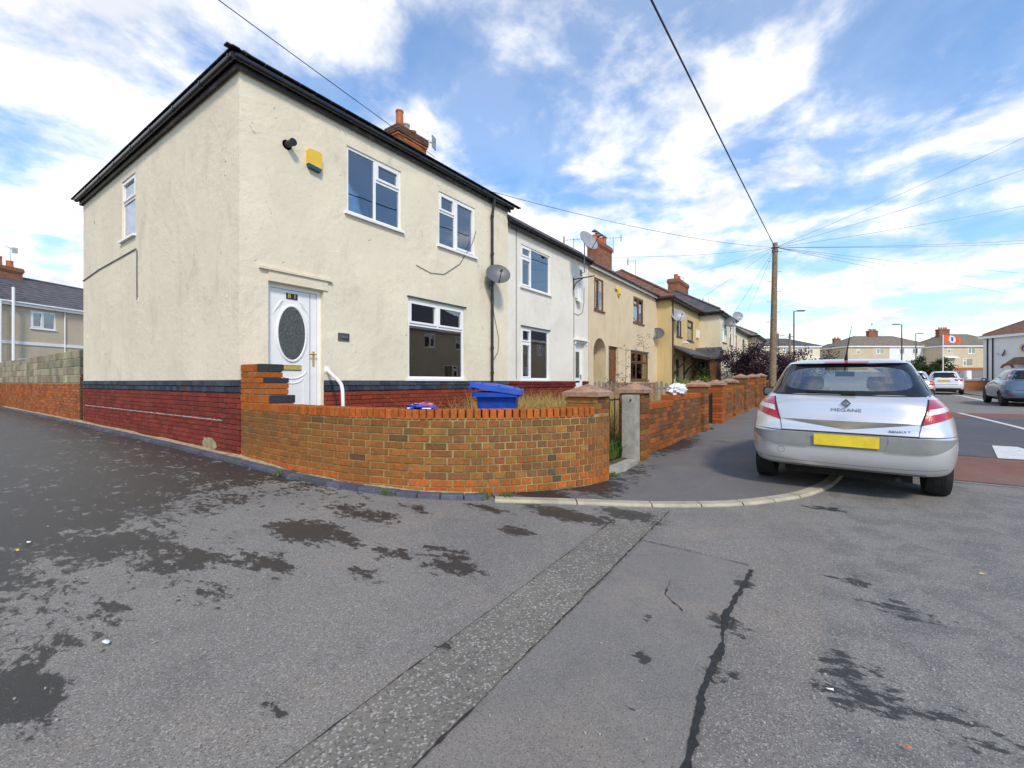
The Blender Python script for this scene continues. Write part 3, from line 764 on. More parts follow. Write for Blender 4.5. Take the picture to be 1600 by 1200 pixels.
for p_, nx, ny in ((pg, 1, 0), (pf1, 0, 1), (pf2, 0, 1)):
    for c, an, sz, colr in courses(p_, 1.052, 1, .09, lambda k, d: jit(BLU, .35) if random.random() > .06 else (.12, .045, .02), L=.142, h=.082): it.append((c + Vector((nx * .028, ny * .028, 0)), an, sz, colr))
    for c, an, sz, colr in courses(p_, 1.142, 1, .10, lambda k, d: jit(sc3(BLU, 1.15), .3), L=.215, h=.084, jt=.007): it.append((c + Vector((nx * .022, ny * .022, 0)), an, sz, colr))
lay(h1, 'band_brick', it, M_brickblue, 300, world=False)
# toothed vertical joint near the corner of the gable plinth
for z in [zb0 + .075 * k for k in range(2, 13)]:
    if random.random() < .85:
        p = MB(); a = .42 + random.uniform(-.03, .05); GA.box(p, a, a + random.uniform(.08, .16), -.0025, .02, z - .012, z + random.uniform(.002, .010)); p.build('open_joint', M_seam, h1)
# chalky run along the gable plinth and a cement repair by the corner
def blotch(name, pts, m, d=-.006):
    mb_ = MB(); mb_.q(*[GA.p(u, d, z) for u, z in pts]); mb_.build(name, m, h1, fix=False)
M_chalk = mat('chalky_deposit', (.42, .36, .33), .95, .5, 30, .3, 60, dirt=.7, dcol=(.16, .03, .025), ds=25)
up = [(.55 + 7.6 * k / 90, .640 - .00 * k + .012 * mnoise.noise(Vector((k * .7, 0, 0))) + .012 * abs(mnoise.noise(Vector((k * 1.3, 5, 0))))) for k in range(91)]; dn = [(u, .626 + .010 * mnoise.noise(Vector((u * 9, 3, 1)))) for u, z in up]
mb = MB(); mb.grid([[GA.p(u, -.0045, z) for u, z in up], [GA.p(u, -.0045, z) for u, z in dn]]); mb.build('chalk_line', M_chalk, h1, fix=False)
rng = random.Random(5); pts = [(.98 + (.26 + .10 * mnoise.noise(Vector((k * .5, 1, 2)))) * math.cos(6.283 * k / 40), .245 + (.11 + .05 * mnoise.noise(Vector((k * .45, 7, 2)))) * math.sin(6.283 * k / 40)) for k in range(40)]
blotch('cement_repair', pts, M_fillet)
# windows
c1 = [(.80, .97)]
window(h1, FR, W1, CA_, curtain=c1); window(h1, FR, W2, CB_, curtain=[(.5, .95)]); window(h1, FR, LW, CC_, curtain=[(.84, .98), (0, .05)], head=M_teal)
window(h1, GA, GW, CE_)
# door with moulded panels and oval glass
mb = MB(); u0, u1, z0, z1 = DR; e = .062; dp = .09
FR.box(mb, u0, u0 + e, dp, dp + .07, z0, z1); FR.box(mb, u1 - e, u1, dp, dp + .07, z0, z1); FR.box(mb, u0 + e, u1 - e, dp, dp + .07, z1 - e, z1)
mb.build('door_frame', M_upvc, h1)
lu0, lu1, lz1 = u0 + e + .006, u1 - e - .006, z1 - e - .006; uc = (lu0 + lu1) / 2 - .035
mb = MB(); FR.box(mb, lu0, lu1, dp + .014, dp + .06, z0 + .01, lz1); door = mb.build('door', M_upvcg, h1)
mb = MB(); FR.box(mb, lu1 - .115, lu1 - .109, dp + .009, dp + .02, z0 + .02, lz1 - .01); mb.build('sash_line', M_gray, door)
def oval(rx, rz, cz, d0, d1, n=40): return [FR.p(uc + rx * math.cos(6.2832 * k / n), d0, cz + rz * math.sin(6.2832 * k / n)) for k in range(n)]
OC = z0 + 1.36; n = 40
rings = [oval(.255, .455, OC, dp + .013, 0), oval(.245, .445, OC, dp - .006, 0), oval(.225, .425, OC, dp - .010, 0), oval(.212, .412, OC, dp + .002, 0)]
MB().grid(rings, close=True).build('oval_moulding', M_upvc, door, smooth=True)
mb = MB(); mb.q(*oval(.216, .416, OC, dp + .0005, 0)); mb.build('oval_glass', M_patglass, door, fix=False)
# etched ornament on the glass
orn = MB()
for k in range(26):
    a = 6.2832 * k / 26
    for q, (rr, cc) in enumerate(((.135, .27), (.165, .33))):
        pth = [FR.p(uc + (rr + .03 * s_) * math.cos(a + .12 * s_ * (1 if q else -1)), dp - .001, OC + (cc + .05 * s_) * math.sin(a + .12 * s_ * (1 if q else -1))) for s_ in (-1, 0, 1)]
        orn.tube(pth, .0035, 4)
orn.build('glass_ornament', M_gray, door)
for sgn in (-1, 1):
    sw = MB()
    for j in range(4):
        pth = [FR.p(uc + sgn * (.13 + .12 * t_ + .015 * j), dp + .008, OC + .50 - .14 * t_ * t_ - .028 * j) for t_ in (0, .25, .5, .75, 1)]
        sw.tube(pth, [.003, .008, .010, .007, .002], 6)
    sw.build('corner_scroll', M_upvc, door, smooth=True)
mb = MB()
arc = lambda cz, rr, half: [FR.p(uc + half * math.sin(t_ * 1.35), dp + .010, cz - rr * math.cos(t_ * 1.35) + rr) for t_ in [i / 8 - 1 for i in range(17)]]
mb.tube(arc(z0 + .655, .16, .24), .011, 6); mb.tube(arc(z0 + .58, .12, .19), .009, 6)
for uu in (-.2, .2): mb.tube([FR.p(uc + uu * .95, dp + .012, z0 + .66), FR.p(uc + uu * .95, dp + .012, z0 + .24)], .007, 6)
mb.tube([FR.p(uc - .2, dp + .010, z0 + .24), FR.p(uc + .2, dp + .010, z0 + .24)], .010, 6); mb.tube([FR.p(uc - .25, dp + .012, z0 + .13), FR.p(uc + .25, dp + .012, z0 + .13)], .009, 6)
mb.build('panel_moulding', M_upvc, door, smooth=True)
mb = MB(); FR.box(mb, uc - .15, uc + .15, dp + .0, dp + .02, OC - .575, OC - .495); lp = mb.build('letter_plate', M_black, door)
mb = MB(); FR.box(mb, uc - .135, uc + .145, dp - .006, dp + .003, OC - .567, OC - .503); mb.build('flap', M_brass, lp)
mb = MB(); hu = lu1 - .055; FR.box(mb, hu - .016, hu + .016, dp + .0, dp + .02, OC - .50, OC - .26); mb.tube([FR.p(hu, dp + .01, OC - .315), FR.p(hu, dp - .045, OC - .315)], .010, 8); mb.tube([FR.p(hu + .02, dp - .045, OC - .315), FR.p(hu - .10, dp - .045, OC - .310)], .010, 8)
mb.build('handle', M_brass, door)
for k, ch in enumerate('81'):
    uu = uc - .045 + .09 * k; mb = MB(); FR.box(mb, uu - .044, uu + .044, dp + .004, dp + .02, OC + .535, OC + .625); pt = mb.build('number_tile', M_black, door)
    me = text_mesh(ch, .10, .0015); me.materials.append(M_gold); o = bpy.data.objects.new('digit', me); COL.objects.link(o); o.parent = pt
    o.location = FR.p(uu, dp + .002, OC + .58); o.rotation_euler = (R(90), 0, 0)
# lintel hood, threshold and steps
mb = MB(); FR.box(mb, u0 - .14, u1 + .13, -.05, .0, 2.86, 2.895); FR.box(mb, u0 - .005, u1 + .06, -.022, .0, z1 + .003, 2.86); mb.build('door_hood', M_gable, h1)
mb = MB(); FR.box(mb, u0 - .1, u1 + .1, -.85, -.02, .0, .42); FR.box(mb, u0 - .05, u1 + .05, -.5, -.018, .42, .60); mb.build('door_step', M_conc, h1)
# roof, eaves tiles, gutter, downpipe, chimney
rf1 = roof(h1, 0, HW, HD, ZE, .64, .085, True, False, M_slate, gut=M_gutter, fas=.15)
tl = []
for k in range(27): tl.append((Vector((-.10 + k * .262, -.11, ZE + .055)), 0, (.252, .10, .020), jit((.035, .033, .038), .3)))
for k in range(34): tl.append((Vector((-.11, -.05 + k * .262, ZE + .055)), R(90), (.252, .10, .020), jit((.035, .033, .038), .3)))
lay(h1, 'eaves_tile', tl, M_brickblue, 300, world=False)
mb = MB(); pu = 8.65 - HY
mb.tube([FR.p(pu, -.12, ZE - .04), FR.p(pu, -.12, ZE - .17), FR.p(pu, -.08, ZE - .36), FR.p(pu, -.065, ZE - .5), FR.p(pu, -.065, .3)], .034, 10)
for z in (ZE - .5, 4.3, 3.2, 2.0, 1.4): mb.tube([FR.p(pu, -.065, z), FR.p(pu, -.065, z + .06)], .044, 10)
mb.build('downpipe', M_gutter, h1, smooth=True)
# the shared stack on the party wall, its top courses laid brick by brick
CU, CV = 9.30 - HY, -(-10.5 - HX); ch = MB(); cw, cdp = 1.12, .52
ch.box(CU - cw / 2 + .01, CU + cw / 2 - .01, CV - cdp / 2 + .01, CV + cdp / 2 - .01, 7.4, 8.72); ch = ch.build('chimney', M_mortar, h1)
it = []
for k in range(12):
    z = 8.74 - .075 * (k + 1) + .034; gx = .05 if k in (0, 1, 2) else (.025 if k == 3 else 0)
    w, d_ = cw / 2 + gx, cdp / 2 + gx; off = .11 * (k % 2)
    for s_, a0, L, base in ((0, 0, 2 * w, (-w, -d_ + .05)), (0, 0, 2 * w, (-w, d_ - .05)), (1, R(90), 2 * d_ - .2, (-w + .05, -d_ + .1)), (1, R(90), 2 * d_ - .2, (w - .05, -d_ + .1))):
        q = -off
        while q < L - .03:
            a, b = max(q, 0), min(q + .215, L); m_ = (a + b) / 2
            if b - a > .03:
                c = Vector((CU + base[0] + (m_ if s_ == 0 else 0), CV + base[1] + (0 if s_ == 0 else m_), z)); it.append((c, a0, (b - a, .1, .065), jit((.36, .12, .055) if k > 2 else (.14, .09, .07), .3)))
            q += .225
ch.matrix_basis = Matrix()
for c, an, sz, colr in it:
    o = bpy.data.objects.new('brick', unit_brick(M_brickold)); COL.objects.link(o); o.parent = ch; o.location = c; o.rotation_euler = (0, 0, an); o.scale = sz; o.color = colr + (1,)
for pu_, hh, r, m in ((-.33, .55, .115, M_terra), (-.08, .26, .11, M_conc), (.20, .18, .10, M_terra)):
    MB().lathe([(r * 1.05, 0), (r, .05), (r * .92, hh - .06), (r * 1.04, hh - .05), (r * 1.04, hh), (r * .8, hh), (r * .75, hh - .2)], 16, 'z', (CU + pu_, CV - .05, 8.73)).build('chimney_pot', m, ch, smooth=True)
# small ties, old cable and scars on the gable
mb = MB(); mb.tube([GA.p(u, -.012, z) for u, z in ((HD, 3.70), (6.9, 3.78), (5.6, 3.80), (4.33, 3.82), (4.28, 3.76), (4.28, 3.2), (4.27, 2.80))], .012, 6); mb.build('wall_cable', M_cableg, h1)
for u, z, s_ in ((4.24, 2.80, .05), (7.9, 2.3, .06), (.42, 4.45, .03), (.43, 4.25, .03), (.40, 2.45, .03)):
    p = MB(); GA.box(p, u - s_ * .4, u + s_ * .4, -.012, .01, z - s_ * .8, z + s_ * .8); p.build('wall_tie', M_gable, h1)
mb = MB(); mb.tube([FR.p(5.14 + .03, -.01, 4.75), FR.p(5.02, -.012, 4.4), FR.p(4.6, -.012, 3.85), FR.p(4.1, -.012, 3.52), FR.p(3.7, -.012, 3.47), FR.p(3.3, -.012, 3.55)], .006, 5)
mb.tube([FR.p(pu + .03, -.05, 3.4), FR.p(pu + .12, -.02, 2.9), FR.p(pu + .33, -.012, 2.3), FR.p(pu + .30, -.012, 1.95), FR.p(pu + .05, -.03, 1.7)], .006, 5); mb.build('wall_cable', M_cable, h1)
mb = MB(); mb.lathe([(.02, -.02), (.075, -.02), (.085, .0), (.085, .02), (.05, .03), (.05, .05)], 16, 'y', FR.p(.68, .02, 4.83)); o_ = mb.build('flue_collar', M_black, h1, smooth=True)
mb = MB(); mb.tube([FR.p(.68, .0, 4.83), FR.p(.70, -.14, 4.84)], .05, 14); mb.lathe([(.056, 0), (.056, .03)], 14, 'y', FR.p(.70, -.12, 4.84) - Vector((0, .03, 0))); mb.build('flue_pipe', M_black, h1, smooth=True)
mb = MB(); FR.box(mb, 1.55, 1.76, -.02, 0, 1.905, 2.035); pq = mb.build('house_plaque', M_slate, h1)
mb = MB(); FR.box(mb, 1.60, 1.72, -.034, -.02, 1.945, 1.985); mb.build('plaque_relief', M_gray, pq)

# things fixed to the house but not part of it
al = thing('alarm_box', 'yellow burglar alarm box with dark blue base above the white door', 'alarm box', (HX + .002, 4.03, 4.73))
mb = MB(); mb.prism([(-.115, -.07), (.115, -.09), (.115, .15), (.09, .17), (-.09, .17), (-.115, .15)], .0, .075, lambda p, h: (h, p[0], p[1])); mb.build('cover', M_yellow, al)
mb = MB(); mb.prism([(-.113, -.072), (.113, -.092), (.095, -.145), (-.095, -.125)], .0, .072, lambda p, h: (h, p[0], p[1])); mb.build('base_lens', M_teal, al)
rl = thing('handrail', 'bent white metal handrail beside the door of the cream house', 'handrail', (HX, 4.25, 0))
mb = MB(); pth = smooth_path([(.01, .03, 1.40), (.30, -.06, 1.31), (.62, -.15, 1.20), (.74, -.19, 1.12), (.79, -.21, .98), (.80, -.21, .6), (.80, -.21, .2)], 6); mb.tube(pth, .027, 10); mb.build('rail', M_upvc, rl, smooth=True)
MB().lathe([(.06, 0), (.06, .012), (.03, .014)], 12, 'x', (0, .03, 1.40)).build('flange', M_upvc, rl)
def dish(label, loc, face, rad, m, wallx=True, tilt=24, mast=0):
    """oval dish with arm, horn and bracket; face = heading it looks towards, degrees from +x"""
    d_ = thing('satellite_dish', label, 'dish', loc, group=None)
    Mx = Matrix.Translation((.22, 0, 0)) @ Matrix.Rotation(R(face), 4, 'Z') @ Matrix.Rotation(R(-tilt), 4, 'Y')
    rows = []
    for i in range(7):
        r = i / 6; rows.append([Mx @ Vector((.075 * r * r * 1.0, rad * r * math.cos(a), rad * .88 * r * math.sin(a))) for a in [6.2832 * k / 28 for k in range(28)]])
    rows += [[p - (Mx.to_3x3() @ Vector((.012, 0, 0))) for p in r_] for r_ in rows[::-1]]
    MB().grid(rows, close=True).build('reflector', m, d_, smooth=True)
    am = MB(); p0, p1 = Mx @ Vector((.02, 0, -rad * .85)), Mx @ Vector((rad * 1.15, 0, -rad * .38)); am.tube([Mx @ Vector((-.03, 0, -rad * .5)), p0, p1], .011, 6); am.build('arm', M_black, d_)
    lb = MB(); dr = (Mx @ Vector((0, 0, 0)) - p1).normalized(); lb.tube([p1 - dr * .05, p1 + dr * .01, p1 + dr * .012, p1 + dr * .05], [.02, .02, .032, .03], 8); lb.build('horn', M_black, d_)
    br = MB(); br.tube([Mx @ Vector((-.012, 0, 0)), (.12, 0, -.02), (.12, 0, -.20 - mast), (.0, 0, -.20 - mast)], .016, 6); br.box(-.012, .012, -.06, .06, -.30 - mast, -.10 - mast); br.build('bracket', M_gray, d_)
    return d_
dish('dark grey satellite dish on the black downpipe of the cream house', (HX + .06, 8.58, 3.76), -38, .30, M_gray)

# ================================================================== THE TERRACE BEYOND
def row_house(name, label, x, y0, W, D, ze, wm, wins, doors, rm, tan, ov, hl, hr, gut, z0=None, wallz=None, group='houses along the terrace', side=True, fm=None, extra=None):
    """front faces +x; u runs up the street"""
    z0 = g(x, y0) - .05 if z0 is None else z0
    h = thing(name, label, 'house', (x, y0, z0), R(90), group); h.matrix_basis = Matrix.Translation((x, y0, z0)) @ Matrix.Rotation(R(90), 4, 'Z')
    F = Face((0, 0, -z0), (1, 0, 0), (0, -1, 0)); S = Face((0, 0, -z0), (0, 1, 0), (-1, 0, 0)); K = Face((0, D, -z0), (1, 0, 0), (0, 1, 0)); T = Face((W, 0, -z0), (0, 1, 0), (1, 0, 0))
    mb = MB(); F.panel(mb, 0, W, wallz or z0 - .2, ze - .05, [w[0] for w in wins] + list(doors) + (extra or []))
    if side: S.panel(mb, .002, D, z0 - .2, ze - .05); T.panel(mb, .002, D, z0 - .2, ze - .05)
    K.panel(mb, 0, W, z0 - .2, ze - .05); mb.build('wall', wm, h, fix=False)
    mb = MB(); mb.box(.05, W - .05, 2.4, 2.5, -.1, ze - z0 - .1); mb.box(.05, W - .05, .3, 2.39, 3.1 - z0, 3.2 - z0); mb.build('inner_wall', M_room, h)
    for w in wins: window(h, F, *w[:2], **(w[2] if len(w) > 2 else {}))
    if rm: roof(h, 0, W, D, ze - z0, tan, ov, hl, hr, rm, gut=gut, fm=fm)
    return h, F, S
X2 = HX - .04
# --- white house next door
y0 = 9.40
h2, F2, S2 = row_house('terrace_house', 'whitish roughcast terrace house with dark red painted plinth beside the end house', X2, y0, 4.80, 8.2, 5.40, M_white2,
    [((.64, 2.20, 3.80, 4.95), CD_, dict(curtain=[(.78, .98)])), ((.66, 2.13, 1.27, 2.70), CD_, dict(curtain=[(.75, .98)], head=M_teal))], [(3.85, 4.55, 1.23, 2.50, 1)], M_slate, .64, .14, False, False, M_gutter, z0=.05, wallz=1.23)
simple_door(h2, F2, (3.85, 4.55, .35, 2.50), M_upvcg)
mb = MB(); F2.box(mb, 3.70, 4.70, -.10, 0, 2.58, 2.62); F2.box(mb, 3.75, 3.80, -.06, 0, 2.46, 2.58); F2.box(mb, 4.60, 4.65, -.06, 0, 2.46, 2.58); mb.build('door_hood', M_upvc, h2)
mb = MB(); F2.panel(mb, 0, 3.85, -.1, 1.23, d=.02); F2.panel(mb, 4.55, 4.80, -.1, 1.23, d=.02); F2.panel(mb, 3.85, 4.55, -.1, .35, d=.02); mb.build('plinth_joint', M_mortarred, h2, fix=False)
it = []
for p_ in (Path([(0, 0), (3.84, 0)]), Path([(4.56, 0), (4.8, 0)])):
    it += [(c + Vector((0, .035, 0)), an, sz, colr) for c, an, sz, colr in courses(p_, 1.05 - 11 * .075 - .05, 11, .06, lambda k, d: jit((.20, .040, .026), .2))]
    it += [(c + Vector((0, .02, 0)), an, sz, colr) for c, an, sz, colr in courses(p_, 1.055 - .05, 1, .09, lambda k, d: jit((.16, .024, .024), .2), L=.142, h=.075)]
    it += [(c + Vector((0, .014, 0)), an, sz, colr) for c, an, sz, colr in courses(p_, 1.140 - .05, 1, .10, lambda k, d: jit((.16, .024, .024), .2), h=.084)]
lay(h2, 'plinth_brick', it, M_brickpaint, 300, world=False)
mb = MB(); mb.tube([F2.p(.42, -.01, z) for z in (1.3, 2, 3, 4, 5.3)], .010, 5); mb.tube([F2.p(3.72, -.01, z) for z in (.9, 2, 3, 4, 4.4)], .012, 5)
mb.tube([F2.p(3.72, -.012, 3.45), F2.p(4.0, -.012, 3.42), F2.p(4.35, -.012, 3.55), F2.p(4.42, -.03, 3.9), F2.p(4.40, -.05, 4.4)], .008, 5); mb.build('wall_cable', M_cableg, h2)
# bracket for the big dish and floodlight
bk = thing('wall_bracket', 'black iron arm bracket under the eaves of the whitish terrace house', 'bracket', (X2, 13.1, 4.55))
MB().box(0, .02, -.03, .03, -.35, .05).tube([(.01, 0, 0), (.75, 0, .02)], .018, 6).tube([(.01, 0, -.3), (.10, 0, -.12), (.35, 0, 0)], .016, 6).build('arm', M_iron, bk)
dish('large pale grey satellite dish on a mast above the gutter of the whitish house', (X2 + .45, 12.75, 5.58), -15, .38, M_dishl, mast=.75)
fl = thing('flood_light', 'small white floodlight on the wall under the iron bracket', 'light', (X2, 13.35, 4.02))
MB().box(0, .10, -.12, .12, -.10, .28).build('housing', M_upvc, fl); MB().prism([(0, -.11), (.16, -.2), (.16, -.12), (.0, -.05)], -.12, .12, lambda p, h: (p[0], h, p[1])).build('hood', M_upvc, fl)

# --- cream house with brown windows and an arched passage
y0 = 14.22
wins3 = [((.47, 1.30, 3.80, 4.95), CF_, dict(fm=M_wood, sm=M_wood)), ((4.38, 5.65, 3.78, 4.88), [(0, .5, .66, 1, 1), (0, .5, 0, .66, 0), (.5, 1, 0, 1, 1)], dict(fm=M_wood, sm=M_wood)), ((4.07, 6.30, 1.30, 2.52), [(0, .33, .6, 1, 1), (0, .33, 0, .6, 0), (.33, .67, .6, 1, 1), (.33, .67, 0, .6, 0), (.67, 1, .6, 1, 1), (.67, 1, 0, .6, 0)], dict(fm=M_wood, sm=M_wood, head=M_teal))]
ARC = (.41, 1.50, .0, 2.80)
h3, F3, S3 = row_house('terrace_house', 'pale yellow pebbledash terrace house with brown windows and arched passage', X2, y0, 7.6, 8.2, 5.36, M_cream3, wins3, [(1.75, 2.70, .30, 2.58)], M_redtile, .64, .14, False, False, M_gutbr, z0=.10, extra=[ARC], fm=M_upvc)
# arch spandrels and the passage behind
mb = MB(); r = (ARC[1] - ARC[0]) / 2; cx, cz = (ARC[0] + ARC[1]) / 2, ARC[3] - r
for sg in (-1, 1):
    pts = [(cx + sg * r * math.cos(a), cz + r * math.sin(a)) for a in [R(90) * k / 8 for k in range(9)]] + [(cx + sg * r, ARC[3])]
    for i in range(8): mb.q(F3.p(*pts[i][:1], .0, pts[i][1]), F3.p(pts[i + 1][0], .0, pts[i + 1][1]), F3.p(pts[9][0], .0, pts[9][1]))
r -= .004; pp = [(cx - r, .0)] + [(cx - r * math.cos(a), cz + r * math.sin(a)) for a in [R(180) * k / 16 for k in range(17)]] + [(cx + r, .0)]
mb.grid([[F3.p(u, 0, z) for u, z in pp], [F3.p(u, 1.6, z) for u, z in pp]]); mb.q(F3.p(cx - r, 1.6, 0), F3.p(cx + r, 1.6, 0), F3.p(cx + r, 1.6, 2.8), F3.p(cx - r, 1.6, 2.8)); mb.build('arched_passage', M_cream3, h3, fix=False)
simple_door(h3, F3, (1.75, 2.70, .30, 2.58), M_wood, False)
mb = MB(); F3.box(mb, 1.45, 4.0, -.03, -.003, .0, 1.18); F3.box(mb, 6.35, 7.6, -.03, -.003, .0, 1.18); F3.box(mb, 4.0, 6.35, -.03, -.003, 0, 1.16); mb.build('plinth', M_farbrick, h3)
a3 = thing('alarm_box', 'small round yellow alarm box under the eaves of the pale yellow house', 'alarm box', (X2, 16.9, 4.75)); MB().prism([(.13 * math.cos(6.283 * k / 10), .17 * math.sin(6.283 * k / 10)) for k in range(10)], 0, .07, lambda p, h: (h, p[0], p[1])).build('cover', M_yellow, a3); MB().box(.071, .08, -.06, .06, -.12, -.06).build('strobe', M_teal, a3)
mb = MB(); F3.box(mb, 2.35, 2.65, -.02, 0, 4.75, 4.85); mb.build('vent', M_gray, h3)
for sg in (1,):                    # chimney on the party wall to the next house
    c3 = chimney(h3, 9.3, 3.75, 6.5, 8.86, 2.0, .6, [(-.7, 0, .35, .13), (-.3, 0, .5, .14), (.15, 0, .42, .13), (.6, 0, .5, .14)])
    for q in (-.7, -.3, .15, .6): MB().lathe([(.17, .55), (.02, .68), (.0, .68)], 10, 'z', (9.3 + q, 3.75, 8.86)).build('cowl', M_gray, c3)

# --- yellow projecting house with a canopy
y0 = 21.82; X4 = -6.18
wins4 = [((1.07, 2.02, 3.50, 4.75), CF_, dict(fm=M_dkwood, sm=M_dkwood)), ((3.17, 4.42, 3.45, 4.55), CE_, dict(fm=M_dkwood, sm=M_dkwood))]
h4, F4, S4 = row_house('terrace_house', 'mustard yellow house standing forward with dark canopy and brown windows', X4, y0, 5.78, 8.0, 5.26, M_yell, wins4, [(.9, 1.85, .35, 2.35)], M_redtile, .62, .25, True, False, M_gutbr, z0=.16, fm=M_dkwood)
simple_door(h4, F4, (.9, 1.85, .35, 2.35), M_dkwood)
cn = MB(); cn.prism([(0, 3.02), (-.95, 2.52), (-.95, 2.44), (0, 2.92)], .35, 4.3, lambda p, h: (h, p[0], p[1] - .16)); cn = cn.build('canopy_roof', M_slate, h4)
mb = MB(); mb.box(.35, 4.3, -.99, -.94, 2.20, 2.36); mb.build('canopy_fascia', M_dkwood, cn)
for uu in (.5, 2.4): MB().tube([(uu, -.03, 1.4), (uu, -.25, 1.75), (uu, -.85, 2.22)], .045, 6).box(uu - .05, uu + .05, -.06, 0, 1.2, 2.4).build('canopy_bracket', M_dkwood, cn)
mb = MB(); mb.tube([F4.p(.3, -.05, z) for z in (.2, 2, 4, 5.1)], .035, 8); mb.build('downpipe', M_gutbr, h4)
# brick porch in the corner
pc = thing('brick_porch', 'small brick porch with pitched dark roof between the yellow and cream houses', 'porch', (-5.55, 26.9, g(-5.5, 27)))
MB().box(-.62, .55, -.95, .75, -.1, 2.15).build('wall', M_farorange, pc)
MB().prism([(-1.1, 2.12), (0, 2.75), (1.0, 2.12), (1.0, 2.04), (0, 2.66), (-1.1, 2.04)], -.66, .72, lambda p, h: (h, p[0], p[1])).build('roof', M_slate, pc)
MB().prism([(-1.0, 2.05), (0, 2.64), (.9, 2.05)], .60, .70, lambda p, h: (h, p[0], p[1])).build('gable_board', M_dkwood, pc)
w_ = MB().box(-.30, .30, -.975, -.945, 1.0, 1.95).build('window', M_dkwood, pc); MB().box(-.24, .24, -.985, -.976, 1.06, 1.89).build('pane', M_glassf, w_)
w_ = MB().box(.552, .58, -.45, .45, .1, 2.0).build('door', M_dkwood, pc)
# --- cream house further forward
y0 = 27.65; X5 = -5.08
wins5 = [((.9, 1.9, 3.55, 4.75), CE_, dict(sm=M_farbrick)), ((3.1, 4.1, 3.55, 4.75), CE_, dict(sm=M_farbrick)), ((1.6, 3.2, 1.2, 2.55), CF_)]
h5, F5, S5 = row_house('terrace_house', 'pale cream rendered house with grey hipped roof in front of the dark bush', X5, y0, 4.9, 7.0, 5.2, M_cream5, wins5, [], M_slate, .60, .2, True, False, M_gutter, z0=.24)
mb = MB(); mb.tube([F5.p(4.7, -.05, z) for z in (.2, 2, 4, 5.1)], .045, 8); mb.build('downpipe', M_upvc, h5)
chimney(h5, 4.6, 3.5, 5.8, 7.95, 2.6, .7, [(-.6, 0, .4, .15), (.0, 0, .4, .15)])
# --- two more houses before the bend
y0 = 40.5
h6, F6, S6 = row_house('terrace_house', 'cream house with brown windows seen beyond the grey-roofed house', -6.5, y0, 9.0, 7.5, 5.75, M_cream5, [((1.2, 2.4, 3.9, 5.2), CF_, dict(fm=M_wood)), ((5.6, 6.8, 3.9, 5.2), CF_, dict(fm=M_dkwood))], [], M_redtile, .6, .25, False, False, M_gutter, z0=.45)
h7, F7, S7 = row_house('terrace_house', 'farthest brownish house of the terrace, beside the wooden pole', -5.8, 49.6, 6.5, 7.5, 5.75, M_beige, [((1.0, 2.2, 3.9, 5.2), CF_), ((4.0, 5.2, 3.9, 5.2), CF_)], [], M_brntile, .6, .3, True, True, M_gutter, z0=.5)
dish('oval grey satellite dish on the side wall of the yellow house', (-6.90, 21.45, 3.50), -75, .33, M_gray, tilt=20)
dish('light grey satellite dish by the corner downpipe of the yellow house', (X4 + .02, 22.30, 4.40), -50, .36, M_dishl, tilt=20)
dish('dark dish high on the front of the pale cream house', (X5 + .02, 29.3, 4.75), -50, .36, M_gray, tilt=14)
dish('pale dish above the gutter end of the pale cream house', (X5 + .02, 32.2, 5.45), -50, .36, M_dishl, tilt=14)
wv_ = thing('wall_box', 'white meter box high on the yellow wall near the cream house', 'box', (X4, 27.1, 3.95)); MB().box(0, .12, -.16, .16, -.22, .22).build('lid', M_upvc, wv_)
cv = thing('security_camera', 'little white camera below the window of the yellow house', 'camera', (X4, 24.05, 3.25)); MB().box(0, .10, -.04, .04, -.04, .04).build('mount', M_upvc, cv); MB().tube([(.10, 0, 0), (.30, -.05, -.05)], .06, 8).build('camera_body', M_upvc, cv)

# ================================================================== HOUSES BEHIND AND AROUND
def block_house(name, label, o, rot, z0, W, D, ze, wm, rm, wins, tan=.6, ov=.3, hl=True, hr=True, gut=None, group=None, half=None, side=()):
    h = thing(name, label, 'house', (o[0], o[1], z0), rot, group); h.matrix_basis = Matrix.Translation((o[0], o[1], z0)) @ Matrix.Rotation(rot, 4, 'Z')
    F = Face((0, 0, 0), (1, 0, 0), (0, -1, 0)); S = Face((0, 0, 0), (0, 1, 0), (-1, 0, 0)); T = Face((W, 0, 0), (0, 1, 0), (1, 0, 0)); K = Face((0, D, 0), (1, 0, 0), (0, 1, 0))
    mb = MB(); F.panel(mb, 0, half or W, -.6, ze - .05, [w[0] for w in wins if not half or w[0][1] <= half]); S.panel(mb, 0, D, -.6, ze - .05, [w[0] for w in side]); mb.build('wall', wm[0], h, fix=False)
    mb = MB()
    if half: F.panel(mb, half, W, -.6, ze - .05, [w[0] for w in wins if w[0][0] >= half])
    T.panel(mb, 0, D, -.6, ze - .05); K.panel(mb, 0, W, -.6, ze - .05); mb.build('wall', wm[-1], h, fix=False)
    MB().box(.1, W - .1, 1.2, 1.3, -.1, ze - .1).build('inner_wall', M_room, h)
    for w in wins: window(h, F, w[0], w[1], gm=M_glassf, bar=.07, **(w[2] if len(w) > 2 else {}))
    for w in side: window(h, S, w[0], w[1], gm=M_glassf, bar=.07)
    roof(h, 0, W, D, ze, tan, ov, hl, hr, rm, gut=gut, fm=M_upvc, fas=.22)
    return h, F
ROT = math.atan2(SA, CA)
Zf = 92.
def X_(u, Z): return (u - 800) / FPX * Z
def wf(x0, x1, u, w, z0, z1, cells=CF_, Z=Zf): a = X_(u, Z) - x0; return ((a, a + w, z0, z1), cells)
